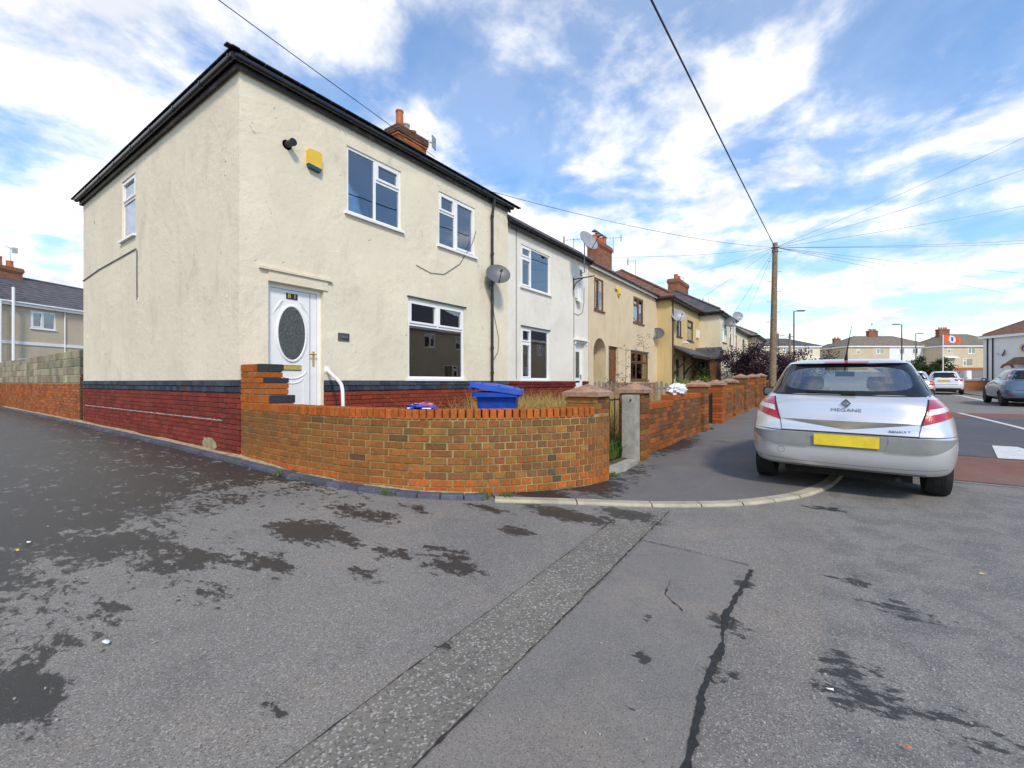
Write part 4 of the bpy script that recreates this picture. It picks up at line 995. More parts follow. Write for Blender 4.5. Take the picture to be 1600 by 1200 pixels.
# yellow pair left of the car's aerial
xa = X_(1150, Zf); zA = 3.0
hA, FA = block_house('semi_detached_house', 'pale yellow house far behind the pole with grey hipped roof', c2s(xa, Zf), ROT, zA, X_(1281, Zf) - xa, 8.5, 5.55, [M_cream5], M_slate, [wf(xa, 0, u, 1.1, 4.1, 5.1) for u in (1207, 1224, 1246, 1262)] + [wf(xa, 0, u, 1.3, 1.4, 2.6) for u in (1215, 1252, 1266)], .42)
MB().box(0, X_(1281, Zf) - xa, -.05, 0, 3.2, 3.4).build('string_course', M_upvc, hA); chimney(hA, X_(1229, Zf) - xa, 4.2, 6, 8.6, 1.4, .8, [(-.4, 0, .4, .16), (.3, 0, .4, .16)])
xb = X_(1325, Zf); zB = 2.95; WB_ = X_(1458, Zf) - xb; hf = X_(1390, Zf) - xb
hB, FB = block_house('semi_detached_house', 'far pair of houses, half beige and half white, behind the silver car roof', c2s(xb, Zf), ROT, zB, WB_, 9, 5.65, [M_beige, M_whiteR], M_brntile, [wf(xb, 0, 1338, .8, 4.0, 5.0, CE_), wf(xb, 0, 1369, 1.6, 4.0, 5.2), wf(xb, 0, 1405, 1.1, 4.0, 5.2), wf(xb, 0, 1426, 1.1, 4.0, 5.2), wf(xb, 0, 1345, 1.8, 1.2, 2.5), wf(xb, 0, 1370, 1.6, 1.2, 2.5)], .50, half=hf)
chimney(hB, X_(1369, Zf + 4) - xb - .5, 4.5, 6, 9.3, 1.9, .9, [(-.6, 0, .4, .16), (-.2, 0, .4, .16), (.3, 0, .4, .16), (.7, 0, .4, .16)])
Zg = 112.; xg = X_(1288, Zg)
hG, FG = block_house('semi_detached_house', 'farthest house roof with chimney peeping left of the beige pair', c2s(xg, Zg), ROT, 3.6, 16, 8, 5.3, [M_cream5], M_brntile, [], .5); chimney(hG, X_(1325, Zg) - xg, 4, 6, 8.9, 1.6, .8, [(-.4, 0, .4, .16), (.4, 0, .4, .16)])
xc = X_(1472, 88.); zC = 3.0; Zc_ = 88.
hC, FC = block_house('semi_detached_house', 'beige pebbledash house behind the flag with white canopy and orange brick base', c2s(xc, Zc_), ROT, zC, 14, 9, 5.35, [M_beige], M_brntile, [wf(xc, 0, 1480.5, .65, 3.9, 4.95, CE_, Zc_), wf(xc, 0, 1512.5, 1.45, 3.75, 5.0, CF_, Zc_), wf(xc, 0, 1504.5, 2.0, 1.35, 2.9, CD_, Zc_)], .55)
mb = MB(); FC.box(mb, 0, 14, -.06, -.003, -.6, 1.05); mb.build('brick_base', M_farorange, hC)
mb = MB(); mb.prism([(0, 3.3), (-.9, 3.0), (-.9, 2.9), (0, 2.95)], .3, 2.6, lambda p, h: (h, p[0], p[1])); mb.build('door_canopy', M_upvc, hC); simple_door(hC, FC, (1.2, 2.2, .2, 2.3), M_upvcg, dep=-.07)
chimney(hC, X_(1507, Zc_) - xc, 4.5, 6, 9.1, 2.1, .9, [(-.7, 0, .4, .16), (-.2, 0, .4, .16), (.3, 0, .4, .16), (.75, 0, .4, .16)])
# white building at the right edge
zD = .85; oD = c2s(48.6, 46.2); rD = ROT - R(90)
hD, FD = block_house('white_corner_building', 'white rendered building with red tiled roof at the right edge behind the blue car', oD, rD, zD, 12, 10, 5.0, [M_whiteR], M_redtile, [((6.6, 7.8, 3.2, 4.4), CF_)], .6, .3)
for uu in (.95, .45): MB().tube([FD.p(uu, -.06, z) for z in (0, 2, 4.9)], .055, 8).build('downpipe', M_gutter, hD, smooth=True)
MB().prism([(0, 2.75), (-1.0, 2.1), (-1.0, 2.0), (0, 2.6)], 2.85, 7, lambda p, h: (h, p[0], p[1])).build('porch_roof', M_redtile, hD)
sg = thing('wall_sign', 'round yellow and blue emblem sign on the white corner building', 'sign', FD.p(0, 0, 0)); sg.matrix_basis = hD.matrix_basis.copy()
def disc(mb, rx, rz, c, d, n=24): mb.prism([(c[0] + rx * math.cos(6.2832 * k / n), c[1] + rz * math.sin(6.2832 * k / n)) for k in range(n)], -d, 0, lambda p, h: (p[0], h, p[1]))
mb = MB(); disc(mb, .62, .52, (3.95, 3.58), .05); mb.build('board', M_yellow, sg); mb = MB(); disc(mb, .46, .38, (3.95, 3.58), .06); mb.build('centre', M_bluebag, sg)
mb = MB(); mb.prism([(3.65, 3.45), (3.8, 3.72), (3.95, 3.62), (4.1, 3.75), (4.25, 3.45), (3.95, 3.35)], -.07, 0, lambda p, h: (p[0], h, p[1])); mb.build('emblem', M_yellow, sg)
dd_ = hD.matrix_basis @ FD.p(1.75, 0, 3.25); dish('grey dish on the white corner building beside the drainpipes', dd_, 160, .45, M_gray, tilt=14)
wD = MB(); wD.tube([FD.p(2.25 + .5 * math.cos(a), -.03, 1.75 + .35 * math.sin(a)) for a in [R(180) * k / 10 for k in range(11)]], .10, 6); wD.build('window_arch', M_farorange, hD)
# beige house behind the block wall on the left
oE = c2s(-27.6, 25.0) - Vector((math.cos(R(81.5) + ROT), math.sin(R(81.5) + ROT))) * 7
hE, FE = block_house('rear_house', 'beige house with dark slate roof behind the block wall at far left', oE, R(81.5) + ROT, g(-25, 10), 24, 7, 5.40, [M_beige], M_slate, [((7.6, 8.85, 4.02, 5.05), CF_, dict(curtain=[(.0, 1.0)])), ((7.0, 7.9, 1.2, 2.3), CF_), ((10.6, 11.7, 4.05, 5.05), CF_)], .54, .2, gut=M_upvc)
mb = MB(); FE.box(mb, 0, 24, -.04, -.003, 3.05, 3.22); mb.build('string_course', M_upvc, hE)
for uu, zt in ((6.62, 6.15), (6.05, 5.3), (5.6, 6.4)): MB().tube([FE.p(uu, -.30, .0), FE.p(uu, -.30, zt)], .065, 8).build('soil_pipe', M_upvc, hE, smooth=True)
mb = MB(); mb.tube([FE.p(9.3, -.05, z) for z in (0, 3, 5.2)], .03, 6); mb.build('downpipe', M_upvc, hE)
chimney(hE, 8.6, 3.5, 6.3, 7.95, 1.5, .75, [(-.2, 0, .55, .17), (.35, 0, .4, .17)])
# houses across the road (seen mirrored in the windows)
for yy, lab in ((35.5, 'beige house across the road with dark panelled roof, mirrored in the ground-floor window'), (53.0, 'beige house across the road mirrored in the white house window')):
    hO, FO = block_house('house_across', lab, (13.5, yy), R(-90), g(13, yy), 14.5, 8, 5.3, [M_beige], M_slate, [((a, a + 1.2, z, z + 1.2), CF_) for a in (1.2, 4.6, 8.4, 11.8) for z in (3.7,)] + [((a, a + 1.7, .95, 2.3), CD_) for a in (1.4, 5.6, 11.2)], .62, group='houses across the road')
    simple_door(hO, FO, (3.6, 4.5, .1, 2.1), M_dkwood, dep=-.07)
    mb = MB()
    for k in range(5): mb.box(2.2 + k * 1.6, 3.7 + k * 1.6, .55, .57, 0, 1.0, M=Matrix.Translation((0, 0, 5.95)) @ Matrix.Rotation(R(-58), 4, 'X') @ Matrix.Translation((0, 0, .3)))
    mb.build('solar_panel', M_black, hO)

# ================================================================== EDGING AND GARDEN WALLS
ORA, BRN, DRT = (.40, .115, .030), (.26, .085, .035), (.15, .085, .042)
wpts = smooth_path([(-6.73, 3.045), (-5.7, 2.985), (-4.9, 2.985), (-4.2, 3.06), (-3.6, 3.22), (-3.2, 3.41), (-2.88, 3.67), (-2.61, 4.00), (-2.40, 4.33), (-2.27, 4.62), (-2.20, 4.95)], 8)
WP = Path([(p.x, p.y) for p in wpts]); WL = WP.L
ztop = .815                                    # underside of the coping, level
wallz = lambda x, y: .13                       # the courses are level; the lowest run into the ground
gw = thing('garden_wall', 'curved orange brick garden wall with upright coping bricks round the corner garden', 'wall', (-4, 3.0, 0))
NB = 12; zc0 = ztop - NB * .075
def wc(k, d):
    f = d / WL; r = random.random(); top = k / (NB - 1)
    if k <= 3 and r < .92: return jit((.42, .125, .032), .12)          # renewed bottom courses
    if f > .62:
        return jit((.31, .15, .04) if r < .12 else (.22, .10, .045) if r < .45 else (.29, .11, .038) if r < .985 else (.12, .085, .055), .14)
    if r < .03: return jit((.17, .09, .05), .2)
    return jit(tuple(a + (b - a) * max(0, top - .25) * 1.1 for a, b in zip((.36, .130, .036), (.24, .105, .038))), .14)
it = courses(WP, zc0, NB, .215, wc, header=lambda d, k: d > WL * .66, h=.065)
it = [q for q in it if q[0].z + .04 > g(q[0].x, q[0].y)]
ribbon_wall(WP, .100, -.05, ztop + .02, .05).build('mortar_core', M_mortar, gw, world=True)
lay(gw, 'brick', it, M_brick, 300)
it = []; d = .0
while d < WL - .30:
    p, an = WP.at(d + .036)
    it.append((Vector((p.x, p.y, ztop + .053 + random.uniform(-.003, .003))), an + random.uniform(-.03, .03), (.064, .222 + random.uniform(-.006, .006), .104), jit(ORA, .16)))
    d += .0755
lay(gw, 'coping_brick', it, M_brickcap)
# stepped return against the house
it = []; z = ztop + .108; PY, PD = 3.090, .31
for hh, L, soldier, blue in ((.104, .86, True, True), (.065, .70, False, False), (.065, .70, False, False), (.065, .70, False, True), (.065, .54, False, False), (.104, .54, True, True)):
    e_ = .062 if blue else 0; d = 0
    MB().box(-6.735, -6.74 + L - .012, PY - PD / 2 + .012, PY + PD / 2 - .012, z - .012, z + hh - .006).build('step_core', M_mortar, gw, world=True)
    while d < L - e_ - .02:
        w = min(.064 if soldier else (.105 if d == 0 and int(z * 1000) % 2 else .215), L - e_ - d)
        if w > .02: it.append((Vector((-6.74 + d + w / 2, PY, z + hh / 2)), random.uniform(-.01, .01), (w, PD + random.uniform(-.006, .006), hh), jit(ORA, .16)))
        d += w + .011
    if blue: it.append((Vector((-6.74 + L - .03, PY, z + hh / 2)), 0, (.064, PD + .004, hh), jit((.040, .044, .058), .15)))
    z += hh + .011
lay(gw, 'stepped_brick', it, M_brickcap)
# blue edging bricks between the wall and the road, with a cement fillet behind
ed = struct(bpy.data.objects.new('path_edging', None)); COL.objects.link(ed)
EP = Path([(-27, 2.76), (-15.2, 2.76)] + [(p.x, p.y) for p in smooth_path([(-15.0, 2.76), (-9, 2.76), (-6.6, 2.76), (-5.7, 2.76), (-4.80, 2.78), (-4.08, 2.86), (-3.46, 3.03), (-3.06, 3.23), (-2.80, 3.43)], 8)])
it = []; d = 0
while d < EP.L - .1:
    p, an = EP.at(d + .11); it.append((Vector((p.x, p.y, g(p.x, p.y) + .008 + random.uniform(-.003, .003))), an + random.uniform(-.012, .012), (.217, .115, .075), jit((.105, .11, .145), .22))); d += .226
lay(ed, 'edging_brick', it, M_brickblue)
fil = MB(); rows = []; n = 160
for i in range(n + 1):
    p, a = EP.at(EP.L * i / n); nx, ny = -math.sin(a), math.cos(a); z = g(p.x, p.y); k = mnoise.noise(Vector((p.x * 2, p.y * 2, 0))) * .02
    ww = .16 if p.x < -4 else .15
    rows.append([(p.x + nx * .05, p.y + ny * .05, z + .012), (p.x + nx * .11, p.y + ny * .11, z + .034 + k), (p.x + nx * (ww + .03), p.y + ny * (ww + .03), z + .05 + k)])
struct(fil.grid(rows).build('cement_fillet', M_fillet, fix=False, smooth=True))

def pier(label, x, y, zt, w=.42, d_=.33, m=M_brick, colf=None, group='brick gate piers with pyramid caps'):
    z0 = g(x, y) - .02; t_ = thing('gate_pier', label, 'gate pier', (x, y, z0), 0, group)
    MB().box(-d_ / 2 + .012, d_ / 2 - .012, -w / 2 + .012, w / 2 - .012, -.1, zt - z0).build('mortar_core', M_mortar, t_)
    n = int((zt - z0) / .075) + 1; it = []
    cf = colf or (lambda k: jit(random.choice([(.34, .105, .035), (.24, .09, .04), (.17, .08, .04), (.30, .14, .04)]), .2))
    for k in range(n):
        z = zt - .075 * (k + 1) + .034
        sp_ = [(-w / 2, -w / 2 + .215), (-w / 2 + .225, w / 2)] if k % 2 else [(-w / 2, -w / 2 + .1), (-w / 2 + .11, -w / 2 + .325), (-w / 2 + .335, w / 2)]
        for a, b in sp_:
            if b - a > .03: it.append((Vector((x, y + (a + b) / 2, z)), R(90), (b - a, d_, .065), cf(k)))
    lay(t_, 'brick', it, m)
    hw, hd = w / 2 + .035, d_ / 2 + .035; zc = zt - z0
    cp = MB(); cp.box(-hd, hd, -hw, hw, zc + .002, zc + .05); ap = (0, 0, zc + .15)
    q = [(-hd, -hw, zc + .051), (hd, -hw, zc + .051), (hd, hw, zc + .051), (-hd, hw, zc + .051)]
    for i in range(4): cp.q(q[i], q[(i + 1) % 4], ap)
    cp.build('cap_stone', M_capst, t_, fix=False); return t_
pier('gate pier with pale pyramid cap at the end of the curved wall', -2.36, 4.92, 1.03, .44, .36)
pier('gate pier with stained pyramid cap behind the concrete gate post', -2.34, 6.46, 1.04, .36, .34)
ps = thing('gate_post', 'weathered square concrete gate post by the thin iron gate', 'post', (-2.30, 6.18, g(-2.3, 6.2)))
MB().box(-.10, .10, -.085, .085, -.1, .96).build('shaft', M_conc, ps); MB().tube([(.03, -.086, .90), (.03, -.10, .88)], .012, 6).build('hinge_pin', M_iron, ps)
# stone threshold
th = thing('gate_threshold', 'rough concrete threshold slab at the garden gate', 'slab', (-2.28, 5.62, g(-2.3, 5.6)))
MB().prism([(-.22, -.55), (.10, -.52), (.16, -.1), (.12, .45), (-.22, .48)], -.03, .075, lambda p, h: (p[0], p[1], h)).build('slab', M_conc, th)
gt = thing('iron_gate', 'thin rusty iron bar gate between the curved wall and the concrete post', 'gate', (-2.42, 5.14, g(-2.4, 5.1)))
MB().box(-.012, .012, 0, .93, .90, .92).box(-.012, .012, .0, .93, .08, .10).build('rail', M_iron, gt)
for k in range(6): MB().tube([(0, .02 + k * .18, .06), (0, .02 + k * .18, .94)], .009, 6).build('bar', M_iron, gt)

def straight_wall(label, x, ya, yb, steps, name='garden_wall', m=M_brick, capc=ORA, bl=300):
    """steps: (y from, y to, underside of the coping)"""
    zb = min(g(x, ya), g(x, yb)) - .03; t_ = thing(name, label, 'wall', (x, ya, zb)); it = []; cp = []
    for a, b, zt in steps:
        P = Path([(x, a), (x, b)]); n = int((zt - zb) / .075) + 1
        MB().box(-.095, .095, a - ya, b - ya, -.05, zt - zb + .01).build('mortar_core', M_mortar, t_)
        it += [q for q in courses(P, zt - n * .075, n, .215, lambda k, d_: jit((.34, .11, .038) if k < 3 or random.random() < .3 else (.19, .085, .048), .22)) if q[0].z + .03 > g(x, q[0].y)]
        d_ = .0
        while d_ < b - a - .05: cp.append((Vector((x, a + d_ + .034, zt + .053)), R(90), (.064, .222, .104), jit(capc, .16))); d_ += .0755
    lay(t_, 'brick', it, m, bl); lay(t_, 'coping_brick', cp, M_brickcap); return t_
straight_wall('brown brick wall with stepped orange coping beyond the concrete post', -2.36, 6.64, 10.25, [(6.64, 8.15, .77), (8.15, 10.25, .865)])
pier('brick pier with orange pyramid cap before the black double gate', -2.36, 10.46, 1.10, .42, .36)
pier('brick pier with orange pyramid cap just past the black double gate', -2.38, 12.55, 1.12, .42, .36, colf=lambda k: jit((.38, .10, .03), .25))
dg = thing('iron_gate', 'black double iron gate between two capped brick piers', 'gate', (-2.45, 10.7, g(-2.4, 10.7)))
for k in range(2):
    lf = MB().box(-.015, .015, .02 + k * .85, .80 + k * .85, .74, .77).box(-.015, .015, .02 + k * .85, .80 + k * .85, .10, .13).box(-.015, .015, .02 + k * .85, .05 + k * .85, .0, .80).box(-.015, .015, .77 + k * .85, .80 + k * .85, .0, .80).build('gate_leaf', M_iron, dg)
    for j in range(9): MB().box(-.006, .006, .09 + k * .85 + j * .08, .135 + k * .85 + j * .08, .13, .74).build('bar', M_iron, lf)
straight_wall('orange brick wall past the black double gate', -2.40, 12.76, 16.6, [(12.76, 14.6, .92), (14.6, 16.6, .98)], bl=200)
pier('low capped brick pier in the middle of the wall past the black gate', -2.42, 14.75, 1.18, .40, .36)
pier('tallest capped brick pier along the footway wall', -2.42, 16.8, 1.33, .42, .38)
straight_wall('last stretch of brick garden wall before the wooden pole', -2.42, 17.05, 22.0, [(17.05, 22.0, 1.10)], bl=120)
pier('first of the two last capped piers before the wooden pole', -2.42, 19.6, 1.38, .42, .38); pier('last capped brick pier before the wooden pole', -2.42, 22.2, 1.44, .42, .38)
wg = thing('timber_gate', 'dark timber slat gate beside the wooden pole', 'gate', (-2.42, 22.45, g(-2.4, 22.5)))
for k in range(9): MB().box(-.02, .02, .0 + k * .16, .13 + k * .16, .08, .92).build('slat', M_dkwood, wg)
straight_wall('brick wall beyond the wooden pole half hidden by the bush', -2.45, 24.2, 31, [(24.2, 31, 1.2)], bl=60)
# picket fence between the gardens
pf = thing('picket_fence', 'weathered wooden picket fence between the white and pale yellow gardens', 'fence', (-6.6, 14.15, g(-5, 14)))
MB().box(0, 4.0, .015, .045, .25, .31).box(0, 4.0, .015, .045, .75, .81).build('rail', M_timberg, pf)
for k in range(27):
    hh = .98 + random.uniform(-.04, .05); xk = .03 + k * .15; MB().prism([(xk, .0), (xk + .09, .0), (xk + .09, hh - .05), (xk + .045, hh), (xk, hh - .05)], -.01, .014, lambda p, h: (p[0], h, p[1])).build('picket', M_timberg, pf)
# block wall continuing the line of the gable
bw = thing('block_wall', 'wall of concrete blocks on old orange brick at far left', 'wall', (-15.7, 3.02, 0))
BP = Path([(-15.55, 3.05), (-31, 3.05)]); MB().box(-31, -15.56, 2.96, 3.14, -.1, 1.95).build('mortar_core', M_mortarold, bw, world=True)
lay(bw, 'brick', [q for q in courses(BP, .12, 14, .215, lambda k, d: jit(random.choice([(.46, .15, .05), (.40, .11, .035), (.34, .12, .05)]), .2))], M_brickold)
it = courses(BP, 1.175, 4, .2, lambda k, d: jit(random.choice([(.34, .30, .21), (.27, .25, .18), (.40, .36, .26)]), .18), h=.205, L=.43)
it = [q for q in it if not (q[0].z > 1.85 and q[0].x < -19 and random.random() < .25)]
lay(bw, 'concrete_block', it, M_block)
lay(bw, 'end_brick', [(Vector((-15.42, 3.06, .10 + .075 * k)), 0, (.215, .22, .065), jit((.10, .05, .03), .3)) for k in range(17)] + [(Vector((-15.42, 3.06, 1.48 + .215 * k)), 0, (.215, .22, .205), jit((.10, .095, .065), .3)) for k in range(3)], M_brickold)
sh = thing('timber_shed', 'low yellow timber shed roof showing over the block wall', 'shed', (-19.5, 6.2, g(-19, 6)))
MB().box(-2.4, 2.4, -1.2, 1.2, -.1, 2.38).build('wall', M_ytimber, sh); MB().prism([(-1.35, 2.30), (1.35, 2.62), (1.35, 2.68), (-1.35, 2.36)], -2.6, 2.6, lambda p, h: (h, p[0], p[1] + .1)).build('roof', M_fascia, sh)

# front gardens: bare soil and rough grass
def flat(name, poly, dz, m):
    c = sum((Vector(p) for p in poly), Vector((0, 0))) / len(poly); mb = MB()
    return struct(MB().q(*[(x, y, g(c.x, c.y) + dz) for x, y in poly]).build(name, m, fix=False))
gpoly = [(p.x, p.y) for p in wpts[::3]] + [(-2.3, 5.0), (-2.35, 14.1), (-6.77, 14.1), (-6.77, 2.95)]
flat('garden_ground', gpoly, .05, M_soil)

# ================================================================== GARDEN THINGS
bn = thing('wheelie_bin', 'blue wheelie bin with bulging lid behind the curved brick wall', 'bin', (-3.86, 5.12, g(-3.95, 5) + .02), R(30)); bn.scale = (.92, .92, 1.0)
def rr(w, d_, r=.05, n=3):
    out = []
    for cx_, cy_, a0 in ((w - r, d_ - r, 0), (-w + r, d_ - r, 90), (-w + r, -d_ + r, 180), (w - r, -d_ + r, 270)):
        out += [(cx_ + r * math.cos(R(a0 + 90 * k / n)), cy_ + r * math.sin(R(a0 + 90 * k / n))) for k in range(n + 1)]
    return out
rows = [[(x, y, z) for x, y in rr(w, d_)] for w, d_, z in ((.24, .22, .06), (.25, .24, .30), (.29, .30, .80), (.305, .335, .93))]
b_ = MB().grid(rows, close=True); b_.q(*rows[0]); b_.build('body', M_bin, bn, smooth=True)
rim = MB().grid([[(x, y, z) for x, y in rr(w, d_)] for w, d_, z in ((.305, .335, .90), (.355, .385, .885), (.36, .39, .945), (.305, .335, .955))], close=True); rim.build('rim', M_bin, bn, smooth=True)
lid = MB(); rows = []
for i in range(9):
    s_ = i / 8; r_ = []
    for k in range(9):
        q = k / 8; x = -.37 + .74 * s_; y = -.40 + .80 * q
        z = .985 + .028 * math.sin(math.pi * s_) * math.sin(math.pi * q) + .10 * (1 - s_) + .016 * mnoise.noise(Vector((x * 9, y * 9, 3))); r_.append((x, y, z))
    rows.append(r_)
lid.grid(rows); lo = [[(p[0] * 1.02, p[1] * 1.02, p[2] - .07) for p in r_] for r_ in rows]; lid.grid(lo)
for e1, e2 in ((rows[0], lo[0]), (rows[-1], lo[-1]), ([r_[0] for r_ in rows], [r_[0] for r_ in lo]), ([r_[-1] for r_ in rows], [r_[-1] for r_ in lo])): lid.grid([e1, e2])
lid = lid.build('lid', M_bin, bn, smooth=True, weld=True)
for s_ in (-.2, .05, .28): MB().box(s_ - .012, s_ + .012, -.34, .34, 1.085 - .135 * (s_ + .37), 1.105 - .135 * (s_ + .37)).build('lid_rib', M_bin, lid)
MB().tube([(-.34, -.22, .99), (-.42, -.2, 1.0), (-.42, .2, 1.0), (-.34, .22, .99)], .016, 6).build('handle', M_bin, bn)
for s_ in (-1, 1): MB().lathe([(.0, -.03), (.10, -.03), (.10, .03), (.0, .03)], 16, 'y', (-.22, s_ * .26, .10)).build('wheel', M_black, bn)
def crumple(name, label, loc, sx, sy, sz, mats, seed=0, n=16):
    """a slumped plastic bag: closed bag shape with sharp folds"""
    rows = []
    for i in range(n):
        th_ = math.pi * i / (n - 1); r_ = []
        for k in range(2 * n):
            a = math.pi * k / n; v = Vector((math.sin(th_) * math.cos(a), math.sin(th_) * math.sin(a), math.cos(th_)))
            f = 1 + .55 * mnoise.noise(v * 2.3 + Vector((seed, 0, 0))) + .30 * abs(mnoise.noise(v * 5.1 + Vector((0, seed, 0)))) + .14 * mnoise.noise(v * 12)
            p = v * f; r_.append((p.x * sx, p.y * sy, max(p.z * sz, -.6 * sz) + .6 * sz))
        rows.append(r_)
    mb = MB(); mb.grid(rows, close=True)
    for i, f in enumerate(mb.f):
        c = sum((mb.v[j] for j in f), Vector()) / 4; mb.mi[i] = int((mnoise.noise(c * (1.1 / sx) + Vector((seed, 2, 1))) + .5) * len(mats) * .999) % len(mats)
    o = mb.build(name, mats, smooth=True, weld=True); o.location = loc; sharp(o.data, 22); return tag(o, label, 'bag')
crumple('plastic_bag', 'crumpled white plastic bag lying on the stepped orange wall coping', (-2.36, 8.75, .965), .13, .34, .12, [M_whitebag], 3)
crumple('carrier_bag', 'red white and blue plastic bag on the curved wall left of the blue bin', (-3.50, 3.30, ztop + .104), .17, .10, .035, [M_redbag, M_whitebag, M_bluebag, M_redbag], 8)

# ------------------------------------------------------------------ plants
def leafmat(name, c1, c2, tr=.25):
    t = NT(name); oi = t.n.new('ShaderNodeNewGeometry'); c = t.mix(oi.outputs['Random Per Island'], c1, c2)
    b = t.bsdf(c, .6, 0, None, .3); tb = t.n.new('ShaderNodeBsdfTranslucent'); t.l.new(c, tb.inputs[0])
    ms = t.n.new('ShaderNodeMixShader'); ms.inputs[0].default_value = tr; t.l.new(b.outputs[0], ms.inputs[1]); t.l.new(tb.outputs[0], ms.inputs[2]); t.l.new(ms.outputs[0], t.out.inputs[0]); return t.m
M_purple = leafmat('purple_leaf', (.030, .016, .032), (.075, .038, .060)); M_green = leafmat('green_leaf', (.035, .065, .012), (.10, .15, .03)); M_dkgreen = leafmat('dark_green_leaf', (.02, .040, .010), (.06, .085, .02))
M_dry = leafmat('dry_grass', (.36, .25, .07), (.60, .44, .15), .3); M_grass = leafmat('fresh_grass', (.06, .13, .015), (.16, .25, .04), .3); M_bark = mat('bark', (.08, .06, .045), .9, .3, 12, .6, 40)
M_yellowleaf = leafmat('yellow_green_leaf', (.10, .16, .02), (.30, .33, .05)); M_pale = leafmat('pale_flower', (.45, .40, .28), (.65, .58, .42))
def leaf(mb, p, d_, L, w, rnd):
    d_ = d_.normalized(); s_ = d_.cross(Vector((rnd.uniform(-1, 1), rnd.uniform(-1, 1), rnd.uniform(-1, 1)))).normalized() * w; nn = d_.cross(s_).normalized() * L * .12
    mb.q(p, p + d_ * L * .5 + s_ + nn, p + d_ * L, p + d_ * L * .5 - s_ + nn)
def bush(name, label, cat, loc, rad, h, nl, ls, m, seed=0, stems=7, trunk=False, group=None, m2=None, gap=.35):
    """stems carrying twigs; the leaves sit in clumps along the twigs"""
    rnd = random.Random(seed); t_ = thing(name, label, cat, loc, 0, group); st = MB(); lv = MB(); tips = []
    for s_ in range(stems):
        a = 6.283 * s_ / stems + rnd.uniform(-.4, .4); rr_ = rad * rnd.uniform(.25, 1.0); top = Vector((math.cos(a) * rr_, math.sin(a) * rr_, h * rnd.uniform(.55, .98) * (1.05 - .35 * (rr_ / rad) ** 2)))
        b0 = Vector((math.cos(a) * rad * .08, math.sin(a) * rad * .08, 0)); midp = b0.lerp(top, .5) + Vector((rnd.uniform(-.1, .1) * rad, rnd.uniform(-.1, .1) * rad, h * .10))
        pth = [b0, b0.lerp(midp, .5) + Vector((0, 0, h * .05)), midp, midp.lerp(top, .55), top]; st.tube(pth, [.018 * h, .014 * h, .010 * h, .006 * h, .002 * h], 5)
        for k in range(9):
            f = rnd.uniform(.12, 1); i = min(3, int(f * 4)); p = pth[i].lerp(pth[i + 1], f * 4 - i)
            d_ = Vector((rnd.gauss(0, 1), rnd.gauss(0, 1), rnd.uniform(-.3, .8))).normalized() * rad * rnd.uniform(.18, .48); q = p + d_; q.z = max(.05 * h, q.z); st.tube([p, p.lerp(q, .5) + Vector((0, 0, .03 * h)), q], [.005 * h, .003 * h, .0012 * h], 4); tips.append((p, q))
    per = max(1, nl // max(1, len(tips)))
    for p, q in tips:
        if rnd.random() < gap * .4: continue
        for _ in range(per):
            c = p.lerp(q, rnd.random() ** .6) + Vector((rnd.gauss(0, 1), rnd.gauss(0, 1), rnd.gauss(0, .8))) * rad * .085; c.z = max(.02, c.z)
            leaf(lv, c, Vector((rnd.gauss(0, 1), rnd.gauss(0, 1), rnd.gauss(.2, .8))), ls * rnd.uniform(.6, 1.3), ls * .32, rnd)
    st.build('branches' if not trunk else 'trunk', M_bark, t_, fix=False); o = lv.build('foliage' if not trunk else 'crown', [m, m2] if m2 else m, t_, fix=False)
    if m2: o.data.polygons.foreach_set('material_index', [1 if rnd.random() < .22 else 0 for _ in o.data.polygons])
    return t_
def spot(u, v, y):     # place on the ground of garden strip at street distance y along the pixel column u
    d_ = ray(u, v); k = y / d_.y; return (d_.x * k, y, g(d_.x * k, y))
bush('purple_bush', 'large dark purple bush left of the wooden pole', 'bush', spot(1178, 600, 27.0), 2.0, 3.3, 12000, .10, M_purple, 3, 13, gap=.1)
bush('purple_bush', 'dark purple bush right of the wooden pole reaching towards the silver car', 'bush', spot(1228, 600, 29.0), 2.1, 2.75, 10000, .10, M_purple, 5, 12, m2=M_dkgreen, gap=.1)
bush('flowering_shrub', 'pale flowering shrub against the cream house left of the purple bush', 'bush', spot(1160, 570, 29.0), .9, 2.6, 2200, .10, M_pale, 8, 8, m2=M_yellowleaf)
bush('garden_shrub', 'low bright green shrub under the dark canopy of the yellow house', 'bush', spot(1087, 590, 20.8), .95, 1.25, 2600, .08, M_yellowleaf, 9, 9)
bush('climbing_plant', 'dark climbing plant on the porch front of the yellow house', 'plant', spot(1093, 590, 25.2), .55, 2.3, 1800, .09, M_dkgreen, 19, 7, m2=M_green)
bush('hedge_shrub', 'green shrub behind the silver car on the right of the pole', 'bush', spot(1250, 600, 34), 1.3, 1.9, 3000, .12, M_green, 12, 8)
bush('small_tree', 'dark green tree standing before the white far house', 'tree', tuple(c2s(X_(1437, 62), 62)) + (.95,), 2.4, 3.9, 4200, .26, M_dkgreen, 21, 9, True, 'trees before the far houses', m2=M_green)
bush('small_tree', 'bushy tree left of the white flagpole', 'tree', tuple(c2s(X_(1464, 62), 62)) + (1.25,), 2.3, 3.3, 4000, .26, M_dkgreen, 22, 9, True, 'trees before the far houses', m2=M_green)
bush('tall_tree', 'distant bare-topped tree beyond the roofs left of the flag', 'tree', tuple(c2s(X_(1455, 135), 135)) + (3.2,), 7.5, 11.4, 2600, .55, M_dkgreen, 26, 9, True)
bush('garden_shrub', 'small green shrub by the beige far house garden', 'bush', tuple(c2s(X_(1500, 70), 70)) + (1.3,), 1.2, 1.5, 900, .2, M_green, 25, 6)
